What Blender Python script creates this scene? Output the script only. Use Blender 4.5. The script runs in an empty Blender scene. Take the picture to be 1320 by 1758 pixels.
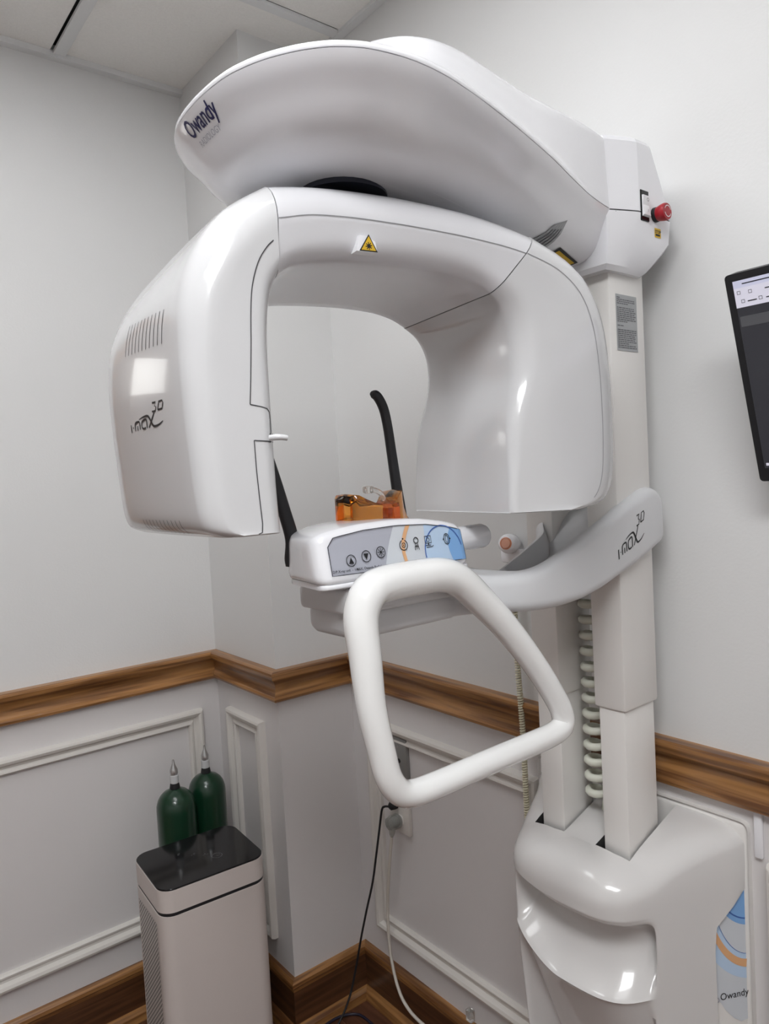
import bpy, bmesh, math, random
from mathutils import Vector, Matrix
from mathutils.bvhtree import BVHTree

random.seed(7)
scene = bpy.context.scene
COL = scene.collection

# ------------------------------------------------------------------ camera
yaw, pitch, roll = 0.900751168, -0.0466145398, -0.053867769
FWD = Vector((math.cos(yaw)*math.cos(pitch), math.sin(yaw)*math.cos(pitch), math.sin(pitch)))
R0 = Vector((math.sin(yaw), -math.cos(yaw), 0)); U0 = R0.cross(FWD)
RGT = math.cos(roll)*R0 + math.sin(roll)*U0
UPV = -math.sin(roll)*R0 + math.cos(roll)*U0
cam_data = bpy.data.cameras.new('camera')
cam = bpy.data.objects.new('camera', cam_data); COL.objects.link(cam)
cam.matrix_world = Matrix(((RGT.x, UPV.x, -FWD.x, 0), (RGT.y, UPV.y, -FWD.y, 0),
                           (RGT.z, UPV.z, -FWD.z, 1.455), (0, 0, 0, 1)))
cam_data.sensor_fit = 'VERTICAL'; cam_data.sensor_height = 36.0
cam_data.lens = 1254.3/1758*36.0
cam_data.clip_start = 0.02
scene.camera = cam

# ------------------------------------------------------------------ world and exposure
w = bpy.data.worlds.new('world'); scene.world = w; w.use_nodes = True
w.node_tree.nodes['Background'].inputs[0].default_value = (0.8, 0.85, 0.95, 1)
w.node_tree.nodes['Background'].inputs[1].default_value = 0.25
scene.view_settings.view_transform = 'Standard'
scene.view_settings.look = 'None'
scene.view_settings.exposure = 0.38
scene.view_settings.gamma = 1.0
scene.view_settings.use_curve_mapping = False

LIGHT_STRENGTH = 1.0           # luminous ceiling panels
LIGHT_CELLS = [(-0.017, 0.313), (-0.627, -0.907)]   # near corner of each 0.61 x 1.22 fixture
LIGHT_POWER = [5.2, 16.5]

XR, YL, XP, YP, H = 1.161, 2.012, 0.926, 1.657, 2.586
XW, YW = -1.9, -1.75          # walls behind the camera

# ------------------------------------------------------------------ materials
def mat(name, col, rough=0.5, metal=0.0, coat=0.0, spec=0.5, trans=0.0, ior=1.45, emit=None, estr=0.0, bump=None, var=None):
    m = bpy.data.materials.new(name); m.use_nodes = True
    nt = m.node_tree; b = nt.nodes['Principled BSDF']
    b.inputs['Base Color'].default_value = (*col, 1)
    b.inputs['Roughness'].default_value = rough
    b.inputs['Metallic'].default_value = metal
    b.inputs['Coat Weight'].default_value = coat
    b.inputs['Coat Roughness'].default_value = 0.05
    b.inputs['Specular IOR Level'].default_value = spec
    b.inputs['Transmission Weight'].default_value = trans
    b.inputs['IOR'].default_value = ior
    if emit:
        b.inputs['Emission Color'].default_value = (*emit, 1); b.inputs['Emission Strength'].default_value = estr
    tc = nt.nodes.new('ShaderNodeTexCoord')
    if bump:
        n = nt.nodes.new('ShaderNodeTexNoise'); n.inputs['Scale'].default_value = bump[0]; n.inputs['Detail'].default_value = 4
        bp = nt.nodes.new('ShaderNodeBump'); bp.inputs['Strength'].default_value = bump[1]; bp.inputs['Distance'].default_value = 0.002
        nt.links.new(tc.outputs['Object'], n.inputs['Vector'])
        nt.links.new(n.outputs['Fac'], bp.inputs['Height']); nt.links.new(bp.outputs['Normal'], b.inputs['Normal'])
    v = var or (3.0, 0.03)
    n2 = nt.nodes.new('ShaderNodeTexNoise'); n2.inputs['Scale'].default_value = v[0]; n2.inputs['Detail'].default_value = 3
    nt.links.new(tc.outputs['Object'], n2.inputs['Vector'])
    mx = nt.nodes.new('ShaderNodeMix'); mx.data_type = 'RGBA'
    mx.inputs[6].default_value = (*[c*(1-v[1]) for c in col], 1); mx.inputs[7].default_value = (*[min(1, c*(1+v[1])) for c in col], 1)
    nt.links.new(n2.outputs['Fac'], mx.inputs[0]); nt.links.new(mx.outputs[2], b.inputs['Base Color'])
    return m

def wood(name, along, dark, light, scale=1.0, rough=0.35):
    m = bpy.data.materials.new(name); m.use_nodes = True
    nt = m.node_tree; b = nt.nodes['Principled BSDF']
    tc = nt.nodes.new('ShaderNodeTexCoord'); mp = nt.nodes.new('ShaderNodeMapping')
    s = [60*scale, 60*scale, 60*scale]; s[along] = 3.0*scale
    mp.inputs['Scale'].default_value = s
    n = nt.nodes.new('ShaderNodeTexNoise'); n.inputs['Scale'].default_value = 1.0; n.inputs['Detail'].default_value = 5; n.inputs['Distortion'].default_value = 0.6
    cr = nt.nodes.new('ShaderNodeValToRGB')
    cr.color_ramp.elements[0].position = 0.36; cr.color_ramp.elements[0].color = (*dark, 1)
    cr.color_ramp.elements[1].position = 0.66; cr.color_ramp.elements[1].color = (*light, 1)
    nt.links.new(tc.outputs['Object'], mp.inputs['Vector']); nt.links.new(mp.outputs['Vector'], n.inputs['Vector'])
    nt.links.new(n.outputs['Fac'], cr.inputs['Fac']); nt.links.new(cr.outputs['Color'], b.inputs['Base Color'])
    b.inputs['Roughness'].default_value = rough; b.inputs['Coat Weight'].default_value = 0.25
    return m

M_WALL = mat('wall_paint', (0.74, 0.74, 0.735), 0.55, bump=(180, 0.12))
M_WAIN = mat('wainscot_paint', (0.72, 0.695, 0.69), 0.32, bump=(90, 0.08))
M_CAB = mat('pale_panelling', (0.68, 0.64, 0.60), 0.4)
M_ADDED_DOOR = wood('added_door_wood', 2, (0.13, 0.065, 0.035), (0.22, 0.12, 0.065))
M_MOLD = mat('moulding_paint', (0.72, 0.69, 0.65), 0.35)
M_TILE = mat('ceiling_tile', (0.92, 0.91, 0.88), 0.9, bump=(260, 0.5), var=(160, 0.05))
M_GRID = mat('grid_metal', (0.78, 0.79, 0.79), 0.4)
M_DARKGAP = mat('dark_gap', (0.05, 0.05, 0.05), 0.8)
OAK_D, OAK_L = (0.125, 0.048, 0.015), (0.42, 0.205, 0.070)
M_OAKX = wood('oak_along_x', 0, OAK_D, OAK_L); M_OAKY = wood('oak_along_y', 1, OAK_D, OAK_L)
M_BASEX = wood('stained_board_x', 0, (0.06, 0.024, 0.010), (0.13, 0.055, 0.024)); M_BASEY = wood('stained_board_y', 1, (0.06, 0.024, 0.010), (0.13, 0.055, 0.024))
M_FLOOR = wood('floor_wood', 1, (0.075, 0.030, 0.016), (0.15, 0.062, 0.034))
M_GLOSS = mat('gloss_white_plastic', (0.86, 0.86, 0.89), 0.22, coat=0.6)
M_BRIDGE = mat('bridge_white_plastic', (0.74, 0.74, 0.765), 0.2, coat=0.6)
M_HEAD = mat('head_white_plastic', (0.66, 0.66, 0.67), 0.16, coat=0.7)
M_BASE = mat('base_white_plastic', (0.70, 0.685, 0.675), 0.24, coat=0.5)
M_COLUMN = mat('column_paint', (0.80, 0.78, 0.755), 0.35)
M_HANDLE = mat('handle_white', (0.88, 0.88, 0.87), 0.15, coat=0.6)
M_ARM2 = mat('arm_satin_plastic', (0.68, 0.685, 0.70), 0.30)
M_BLACK = mat('black_rubber', (0.012, 0.012, 0.014), 0.5)
M_BLACKGLOSS = mat('black_gloss', (0.008, 0.008, 0.009), 0.10, spec=0.35)
M_PIVOT = mat('pivot_navy', (0.010, 0.012, 0.024), 0.35)
M_SEAM = mat('seam_dark', (0.05, 0.05, 0.055), 0.7)
M_SEAMSOFT = mat('seam_grey', (0.30, 0.30, 0.31), 0.7)
M_INK = mat('ink_black', (0.012, 0.012, 0.014), 0.5)
M_INKGREY = mat('ink_grey', (0.42, 0.42, 0.47), 0.5)
M_NAVY = mat('ink_navy', (0.025, 0.027, 0.10), 0.45)
M_YELLOW = mat('label_yellow', (0.72, 0.46, 0.03), 0.5)
M_LABEL = mat('label_silver', (0.40, 0.41, 0.42), 0.45)
M_LABELTXT = mat('label_text', (0.12, 0.12, 0.13), 0.6)
M_RED = mat('red_button', (0.36, 0.012, 0.022), 0.35)
M_AMBER = mat('amber_acrylic', (0.90, 0.36, 0.06), 0.04, trans=1.0, ior=1.49)
M_CLEAR = mat('clear_plastic', (0.94, 0.94, 0.92), 0.06, trans=0.9, ior=1.45)
M_CLEARGREY = mat('smoky_clear_plastic', (0.62, 0.63, 0.60), 0.15, trans=0.7, ior=1.45)
M_COIL = mat('cream_coil', (0.70, 0.66, 0.50), 0.4)
M_COILCLEAR = mat('pale_coil', (0.70, 0.71, 0.62), 0.3)
M_CORD = mat('beige_cord', (0.62, 0.58, 0.52), 0.5)
M_ORANGE = mat('orange_button', (0.72, 0.28, 0.15), 0.4)
M_PLATE = mat('plate_grey', (0.30, 0.30, 0.29), 0.35, metal=0.4)
M_GREEN = mat('cylinder_green', (0.004, 0.032, 0.014), 0.30, coat=0.4)
M_STEEL = mat('valve_steel', (0.55, 0.55, 0.55), 0.25, metal=1.0)
M_SEALWRAP = mat('seal_wrap', (0.80, 0.81, 0.82), 0.15, trans=0.3)
M_PUR = mat('purifier_white', (0.62, 0.56, 0.53), 0.4)
M_PANEL = mat('panel_silver', (0.42, 0.43, 0.49), 0.35)
M_PANELW = mat('panel_pale', (0.62, 0.65, 0.69), 0.35)
M_PANELB = mat('panel_blue', (0.50, 0.64, 0.82), 0.35)
M_PANELB2 = mat('panel_mid_blue', (0.22, 0.42, 0.74), 0.35)
M_BLUELINE = mat('panel_line_blue', (0.06, 0.14, 0.42), 0.35)
M_PEACH = mat('panel_peach', (0.74, 0.42, 0.22), 0.35)
M_SCREEN = mat('screen_dark', (0.010, 0.010, 0.012), 0.25, emit=(0.05, 0.05, 0.06), estr=0.35)
M_SCREENBAR = mat('screen_bar', (0.4, 0.4, 0.45), 0.3, emit=(0.55, 0.53, 0.62), estr=0.5)
M_SCREENBAR2 = mat('screen_tabs', (0.4, 0.4, 0.45), 0.3, emit=(0.36, 0.37, 0.52), estr=0.55)
M_SCREENGREY = mat('screen_grey', (0.02, 0.02, 0.02), 0.3, emit=(0.09, 0.09, 0.10), estr=0.5)
M_LAMPS = [mat('lamp_diffuser', (0.9, 0.9, 0.9), 0.6, emit=(0.97, 0.985, 1.0), estr=LIGHT_STRENGTH*p_) for p_ in LIGHT_POWER]

def perforated(name, col):
    m = bpy.data.materials.new(name); m.use_nodes = True
    nt = m.node_tree; b = nt.nodes['Principled BSDF']
    tc = nt.nodes.new('ShaderNodeTexCoord'); mp = nt.nodes.new('ShaderNodeMapping')
    mp.inputs['Rotation'].default_value = (math.radians(45), 0, 0); mp.inputs['Scale'].default_value = (0, 130, 130)
    v = nt.nodes.new('ShaderNodeTexVoronoi'); v.inputs['Randomness'].default_value = 0.0; v.inputs['Scale'].default_value = 1.0
    cr = nt.nodes.new('ShaderNodeValToRGB'); cr.color_ramp.interpolation = 'CONSTANT'
    cr.color_ramp.elements[0].color = (0.02, 0.02, 0.02, 1); cr.color_ramp.elements[1].position = 0.34; cr.color_ramp.elements[1].color = (*col, 1)
    nt.links.new(tc.outputs['Object'], mp.inputs['Vector']); nt.links.new(mp.outputs['Vector'], v.inputs['Vector'])
    nt.links.new(v.outputs['Distance'], cr.inputs['Fac']); nt.links.new(cr.outputs['Color'], b.inputs['Base Color'])
    b.inputs['Roughness'].default_value = 0.5
    return m
M_PERF = perforated('perforated_side', (0.62, 0.58, 0.55))

# ------------------------------------------------------------------ helpers
def tag(o, label=None, cat=None, group=None, kind=None):
    if label: o['label'] = label
    if cat: o['category'] = cat
    if group: o['group'] = group
    if kind: o['kind'] = kind
    return o

def empty(name, loc, label=None, cat=None, group=None, kind=None, rotz=0):
    o = bpy.data.objects.new(name, None); COL.objects.link(o); o.location = loc; o.rotation_euler = (0, 0, rotz)
    o.empty_display_size = 0.05
    return tag(o, label, cat, group, kind)

def world_of(o):
    mw = Matrix.Translation(o.location) @ o.rotation_euler.to_matrix().to_4x4()
    if o.parent: mw = world_of(o.parent) @ o.matrix_parent_inverse @ mw
    return mw

def link(name, me, m=None, parent=None, sharp=35, smooth=True):
    """mesh given in world coordinates -> object, parented without moving"""
    o = bpy.data.objects.new(name, me); COL.objects.link(o)
    for mm in (m if isinstance(m, (list, tuple)) else [m] if m else []): me.materials.append(mm)
    if smooth:
        me.shade_smooth(); me.set_sharp_from_angle(angle=math.radians(sharp))
    if parent:
        o.parent = parent; o.matrix_parent_inverse = world_of(parent).inverted()
    return o

def bm_obj(name, bm, m=None, parent=None, sharp=35, smooth=True, recalc=True):
    if recalc: bmesh.ops.recalc_face_normals(bm, faces=bm.faces)
    me = bpy.data.meshes.new(name); bm.to_mesh(me); bm.free()
    return link(name, me, m, parent, sharp, smooth)

def add_box(bm, lo, hi, mi=0, bevel=0.0, seg=2):
    ret = bmesh.ops.create_cube(bm, size=1.0)
    vs = ret['verts']
    for v in vs:
        v.co = Vector([lo[i] + (v.co[i]+0.5)*(hi[i]-lo[i]) for i in range(3)])
    fs = {f for v in vs for f in v.link_faces}
    for f in fs: f.material_index = mi
    if bevel > 0:
        es = list({e for v in vs for e in v.link_edges})
        r = bmesh.ops.bevel(bm, geom=es, offset=bevel, segments=seg, profile=0.5, affect='EDGES')
        for f in r['faces']: f.material_index = mi

def box(name, lo, hi, m, parent=None, bevel=0.0, seg=2, **k):
    bm = bmesh.new(); add_box(bm, lo, hi, 0, bevel, seg)
    return bm_obj(name, bm, m, parent, **k)

def loft(bm, rings, cap0=True, cap1=True, closed=True):
    R = [[bm.verts.new(p) for p in r] for r in rings]
    n = len(R[0])
    for a, b in zip(R[:-1], R[1:]):
        for i in range(n if closed else n-1):
            j = (i+1) % n
            bm.faces.new((a[i], a[j], b[j], b[i]))
    if cap0: bm.faces.new(R[0])
    if cap1: bm.faces.new(list(reversed(R[-1])))
    return R

def catmull(pts, n, closed=False):
    """n samples per segment"""
    P = [tuple(p) for p in pts]; out = []
    N = len(P); segs = N if closed else N-1
    for i in range(segs):
        if closed: a, b, c, d = P[(i-1) % N], P[i], P[(i+1) % N], P[(i+2) % N]
        else: a, b, c, d = P[max(i-1, 0)], P[i], P[i+1], P[min(i+2, N-1)]
        for k in range(n):
            t = k/n
            out.append(tuple(0.5*(2*b[j] + (c[j]-a[j])*t + (2*a[j]-5*b[j]+4*c[j]-d[j])*t*t + (3*b[j]-a[j]-3*c[j]+d[j])*t**3) for j in range(len(b))))
    if not closed: out.append(P[-1])
    return out

def add_tube(bm, pts, r, n=10, closed=False, cap=True, flat=None):
    pts = [Vector(p) for p in pts]; N = len(pts)
    rad = r if isinstance(r, (list, tuple)) else [r]*N
    T = []
    for i in range(N):
        a = pts[(i-1) % N] if (closed or i > 0) else pts[i]
        b = pts[(i+1) % N] if (closed or i < N-1) else pts[i]
        T.append((b-a).normalized())
    up = Vector((0, 0, 1)) if abs(T[0].z) < 0.9 else Vector((1, 0, 0))
    nrm = (up - T[0]*up.dot(T[0])).normalized()
    frames = []
    for i in range(N):
        nrm = (nrm - T[i]*nrm.dot(T[i])).normalized()
        frames.append((nrm.copy(), T[i].cross(nrm)))
    if closed:   # undo twist
        n2 = frames[-1][0]; n2 = (n2 - T[0]*n2.dot(T[0])).normalized()
        ang = math.atan2(n2.dot(frames[0][1]), n2.dot(frames[0][0]))
        for i in range(N):
            a = -ang*i/N; x, y = frames[i]
            frames[i] = (math.cos(a)*x+math.sin(a)*y, -math.sin(a)*x+math.cos(a)*y)
    rings = []
    for i in range(N):
        x, y = frames[i]
        rings.append([pts[i] + rad[i]*(math.cos(2*math.pi*k/n)*x + math.sin(2*math.pi*k/n)*y) for k in range(n)])
    if closed:
        R = loft(bm, rings, False, False)
        a, b = R[-1], R[0]
        for i in range(n): bm.faces.new((a[i], a[(i+1) % n], b[(i+1) % n], b[i]))
    else: loft(bm, rings, cap, cap)

def tube(name, pts, r, m, parent=None, n=10, closed=False, sharp=50):
    bm = bmesh.new(); add_tube(bm, pts, r, n, closed)
    return bm_obj(name, bm, m, parent, sharp)

def add_lathe(bm, prof, org, axis=Vector((0, 0, 1)), n=24):
    axis = Vector(axis).normalized(); org = Vector(org)
    a = Vector((1, 0, 0)) if abs(axis.x) < 0.8 else Vector((0, 1, 0))
    x = (a - axis*a.dot(axis)).normalized(); y = axis.cross(x)
    rings = [[org + axis*z + max(r, 1e-5)*(math.cos(2*math.pi*k/n)*x + math.sin(2*math.pi*k/n)*y) for k in range(n)] for r, z in prof]
    loft(bm, rings, True, True)

def lathe(name, prof, org, m, parent=None, axis=(0, 0, 1), n=24, sharp=35):
    bm = bmesh.new(); add_lathe(bm, prof, org, axis, n)
    return bm_obj(name, bm, m, parent, sharp)

def prism(bm, poly, f, h0, h1):
    """poly of 2D points, f(u,v,h)->3D, extruded from h0 to h1"""
    loft(bm, [[f(u, v, h0) for u, v in poly], [f(u, v, h1) for u, v in poly]])

def rrect(x0, x1, y0, y1, r, n=5):
    out = []
    for cx, cy, a0 in ((x1-r, y1-r, 0), (x0+r, y1-r, 90), (x0+r, y0+r, 180), (x1-r, y0+r, 270)):
        for k in range(n+1):
            a = math.radians(a0 + 90*k/n); out.append((cx+r*math.cos(a), cy+r*math.sin(a)))
    return out

def bvh_of(*objs):
    bm = bmesh.new()
    for o in objs:
        me = o.data.copy(); me.transform(world_of(o)); bm.from_mesh(me); bpy.data.meshes.remove(me)
    t = BVHTree.FromBMesh(bm); bm.free(); return t

class Frame:
    """flat print laid on a surface: u,v -> 3D, dropped along -N onto the mesh"""
    def __init__(s, org, U, V, bvh=None, off=0.0005, N=None):
        s.o = Vector(org); s.U = Vector(U).normalized(); s.V = Vector(V).normalized()
        s.N = Vector(N).normalized() if N else s.U.cross(s.V).normalized(); s.b = bvh; s.off = off
    def __call__(s, u, v, lift=0.0):
        p = s.o + s.U*u + s.V*v
        if s.b:
            hit = s.b.ray_cast(p + s.N*0.10, -s.N, 0.25)
            if hit[0]: p = hit[0]
        return p + s.N*(s.off+lift)

def add_stroke(bm, pts, wd, F, closed=False, mi=0, lift=0.0):
    P = [Vector((p[0], p[1])) for p in pts]; n = len(P); L, Rr = [], []
    W = wd if isinstance(wd, (list, tuple)) else [wd]*n
    for i in range(n):
        a = P[(i-1) % n] if (closed or i) else P[i]; b = P[(i+1) % n] if (closed or i < n-1) else P[i]
        d = (b-a); d = d.normalized() if d.length > 1e-9 else Vector((1, 0)); q = Vector((-d.y, d.x))
        L.append(bm.verts.new(F(*(P[i]+q*W[i]/2), lift))); Rr.append(bm.verts.new(F(*(P[i]-q*W[i]/2), lift)))
    for i in range(n if closed else n-1):
        j = (i+1) % n
        f = bm.faces.new((Rr[i], Rr[j], L[j], L[i])); f.material_index = mi

def add_poly(bm, pts, F, mi=0, lift=0.0):
    f = bm.faces.new([bm.verts.new(F(u, v, lift)) for u, v in pts]); f.material_index = mi

def ell(cx, cy, rx, ry, n=20, a0=180, a1=270):
    return [(cx+rx*math.cos(math.radians(a0+(a1-a0)*k/n)), cy+ry*math.sin(math.radians(a0+(a1-a0)*k/n))) for k in range(n+1)]

def circ(cx, cy, r, n=20, a0=0, a1=360):
    full = abs(a1-a0) >= 360
    return [(cx+r*math.cos(math.radians(a0+(a1-a0)*k/n)), cy+r*math.sin(math.radians(a0+(a1-a0)*k/n))) for k in range(n if full else n+1)]

def flat_obj(name, bm, m, parent): return bm_obj(name, bm, m, parent, smooth=False, recalc=False)

def add_text(bm, body, size, F, u0, v0, mi=0, lift=0.0, shear=0.0, sx=1.0, bold=0.0, rot=0.0):
    cu = bpy.data.curves.new('text', 'FONT'); cu.body = body; cu.size = size; cu.shear = shear; cu.offset = bold; cu.resolution_u = 3
    ob = bpy.data.objects.new('text', cu)
    me = bpy.data.meshes.new_from_object(ob)
    c, s = math.cos(rot), math.sin(rot)
    vs = [bm.verts.new(F(u0 + c*v.co.x*sx - s*v.co.y, v0 + s*v.co.x*sx + c*v.co.y, lift)) for v in me.vertices]
    for p in me.polygons:
        try:
            f = bm.faces.new([vs[i] for i in p.vertices]); f.material_index = mi
        except ValueError: pass
    bpy.data.objects.remove(ob); bpy.data.curves.remove(cu); bpy.data.meshes.remove(me)

def lerp_table(tab, x):
    if x <= tab[0][0]: return tab[0][1]
    for (a, fa), (b, fb) in zip(tab[:-1], tab[1:]):
        if x <= b: return fa + (fb-fa)*(x-a)/(b-a)
    return tab[-1][1]

# ================================================================== ROOM
T = 0.12
def wall(name, lo, hi, low=None, zsplit=0.93):
    bm = bmesh.new()
    add_box(bm, (lo[0], lo[1], 0), (hi[0], hi[1], zsplit), 1)
    add_box(bm, (lo[0], lo[1], zsplit), (hi[0], hi[1], H+0.1), 0)
    return tag(bm_obj(name, bm, [M_WALL, low or M_WAIN], smooth=False), kind='structure')
wall('wall_left', (XW-T, YL, 0), (XR+T, YL+T, 0))
wall('wall_right', (XR, YW-T, 0), (XR+T, YL, 0))
wall('wall_pillar', (XP, YP, 0), (XR, YL, 0))
wall('wall_back', (XW-T, YW-T, 0), (XW, YL, 0), M_CAB)
wall('wall_front', (XW, YW-T, 0), (XR, YW, 0), M_CAB)

floor = tag(box('floor', (XW, YW, -0.08), (XR, YL, -0.012), M_DARKGAP, smooth=False), kind='structure')
plank_me = None
pw, pl = 0.105, 1.25
nx = int((XR-XW)/pw)+1
cnt = 0
for i in range(nx):
    x0 = XW + i*pw; x1 = min(x0+pw-0.0015, XR)
    y = YW - (0.41*i % pl)
    while y < YL:
        y0, y1 = max(y, YW), min(y+pl-0.0015, YL)
        if x1-x0 > 0.01 and y1-y0 > 0.02:
            box('floor_plank', (x0, y0, -0.012), (x1, y1, 0.0 - random.random()*0.0004), M_FLOOR, floor, smooth=False); cnt += 1
        y += pl

ceil = tag(box('ceiling', (XW, YW, H+0.03), (XR, YL, H+0.1), M_DARKGAP, smooth=False), kind='structure')
gx = [0.593+0.61*k for k in range(-5, 2)]; gy = [1.533+0.61*k for k in range(-6, 2)]
lamps = []
for ix in range(len(gx)-1):
    for iy in range(len(gy)-1):
        x0, x1, y0, y1 = gx[ix]+0.018, gx[ix+1]-0.019, gy[iy]+0.013, gy[iy+1]-0.013
        x0, x1, y0, y1 = max(x0, XW), min(x1, XR), max(y0, YW), min(y1, YL)
        if x1-x0 < 0.03 or y1-y0 < 0.03: continue
        cx, cy = (gx[ix]+gx[ix+1])/2, (gy[iy]+gy[iy+1])/2
        if any(a < cx < a+0.61 and b < cy < b+1.22 for a, b in LIGHT_CELLS): continue
        if x0 > XP-0.02 and y0 > YP: continue
        box('ceiling_tile', (x0, y0, H+0.003), (x1, y1, H+0.018), M_TILE, ceil, bevel=0.002, seg=1, smooth=False)
for g in gx:
    if XW < g < XR: box('grid_bar', (g-0.013, YW, H-0.004), (g+0.016, YL, H+0.004), M_GRID, ceil, smooth=False)
for g in gy:
    if YW < g < YL: box('grid_bar', (XW, g-0.012, H-0.005), (XR, g+0.012, H+0.004), M_GRID, ceil, smooth=False)
box('wall_angle', (XW, YL-0.022, H-0.012), (XP, YL, H+0.004), M_GRID, ceil, smooth=False)
box('wall_angle', (XR-0.022, YW, H-0.006), (XR, YP, H+0.004), M_GRID, ceil, smooth=False)

for k, (a, b) in enumerate(LIGHT_CELLS):
    lb = ['flat luminous ceiling panel above the x-ray machine', 'flat luminous ceiling panel behind the camera'][k]
    lr = empty('ceiling_light', (a+0.305, b+0.61, H), lb, 'light', 'ceiling light panels')
    bm = bmesh.new()
    add_box(bm, (a+0.02, b+0.02, H-0.006), (a+0.05, b+1.20, H+0.02)); add_box(bm, (a+0.56, b+0.02, H-0.006), (a+0.59, b+1.20, H+0.02))
    add_box(bm, (a+0.05, b+0.02, H-0.006), (a+0.56, b+0.05, H+0.02)); add_box(bm, (a+0.05, b+1.17, H-0.006), (a+0.56, b+1.20, H+0.02))
    bm_obj('frame', bm, M_GRID, lr, smooth=False)
    box('diffuser', (a+0.05, b+0.05, H+0.0), (a+0.56, b+1.17, H+0.01), M_LAMPS[k], lr, smooth=False)

# ---- mouldings swept along the walls.  profile = (out from wall, z)
def sweep(name, p0, p1, d0, d1, nrm, prof, m):
    """from plan point p0 to p1 along a wall with inward normal nrm; d0/d1 = mitre slope at each end (along-run shift per unit of offset)"""
    p0, p1, nrm = Vector((*p0, 0)), Vector((*p1, 0)), Vector((*nrm, 0)); t = (p1-p0).normalized()
    bm = bmesh.new()
    loft(bm, [[p0 + nrm*o + t*(d0*o) + Vector((0, 0, z)) for o, z in prof], [p1 + nrm*o + t*(d1*o) + Vector((0, 0, z)) for o, z in prof]])
    return tag(bm_obj(name, bm, m, smooth=True, sharp=25), kind='structure')
zr = 0.975
RAIL = [(0.0, zr), (0.024, zr), (0.030, zr-0.003), (0.031, zr-0.008), (0.028, zr-0.019), (0.022, zr-0.025), (0.016, zr-0.030), (0.012, zr-0.038), (0.011, zr-0.048), (0.013, zr-0.058), (0.0165, zr-0.063), (0.0175, zr-0.066), (0.020, zr-0.068), (0.022, zr-0.073), (0.020, zr-0.079), (0.014, zr-0.083), (0.0, zr-0.084)]
runs = [((XW, YL), (XP, YL), 0, -1, (0, -1), 0), ((XP, YL), (XP, YP), 1, 1, (-1, 0), 1), ((XP, YP), (XR, YP), -1, -1, (0, -1), 0), ((XR, YP), (XR, YW), 1, 0, (-1, 0), 1)]
BCAP = [(0.0, 0.150), (0.010, 0.150), (0.017, 0.143), (0.018, 0.134), (0.014, 0.128), (0.013, 0.120), (0.0, 0.120)]
BOARD = [(0.0, 0.120), (0.012, 0.120), (0.012, 0.0), (0.0, 0.0)]
SHOE = [(0.012, 0.030), (0.018, 0.028), (0.026, 0.020), (0.030, 0.0), (0.012, 0.0)]
for k, (a, b, d0, d1, n, ax) in enumerate(runs):
    sweep('trim_%d' % (k+1), a, b, d0, d1, n, RAIL, (M_OAKX, M_OAKY)[ax])
    side = ('left', 'pillar_side', 'pillar_front', 'right')[k]
    bs = sweep('baseboard_%s' % side, a, b, d0, d1, n, BOARD, (M_BASEX, M_BASEY)[ax])
    c = sweep('cap_moulding', a, b, d0, d1, n, BCAP, (M_OAKX, M_OAKY)[ax]); c.parent = bs; del c['kind']
    c = sweep('shoe_moulding', a, b, d0, d1, n, SHOE, (M_OAKX, M_OAKY)[ax]); c.parent = bs; del c['kind']

FR = [(0.0, 0.0), (0.010, 0.0), (0.019, 0.003), (0.021, 0.009), (0.018, 0.016), (0.008, 0.022), (0.007, 0.028), (0.012, 0.033), (0.013, 0.038), (0.009, 0.042), (0.0, 0.043)]  # (raise, inward)
def panel_frame(k, org, U, nrm, u0, u1, z0, z1):
    org, U, nrm = Vector(org), Vector(U), Vector(nrm)
    root = empty('trim_%d' % k, org + U*u0, kind='structure')
    c = [(u0, z0), (u1, z0), (u1, z1), (u0, z1)]
    for i in range(4):
        a, b = c[i], c[(i+1) % 4]
        def pt(q, s, inw): return (q[0] + (inw if q[0] == u0 else -inw), q[1] + (inw if q[1] == z0 else -inw))
        rings = []
        for q in (a, b):
            ring = []
            for r, inw in FR:
                uu, zz = pt(q, 1, inw); ring.append(org + U*uu + Vector((0, 0, zz)) + nrm*r)
            rings.append(ring)
        bm = bmesh.new(); loft(bm, rings)
        bm_obj('moulding_strip', bm, M_MOLD, root, sharp=25)
panel_frame(5, (0, YL, 0), (1, 0, 0), (0, -1, 0), 0.19, 0.868, 0.232, 0.812)
panel_frame(6, (XP, 0, 0), (0, 1, 0), (-1, 0, 0), 1.733, 1.934, 0.222, 0.820)
panel_frame(7, (XR, 0, 0), (0, 1, 0), (-1, 0, 0), 0.99, 1.578, 0.232, 0.812)
panel_frame(8, (XR, 0, 0), (0, 1, 0), (-1, 0, 0), -1.0, 0.528, 0.232, 0.812)

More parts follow.
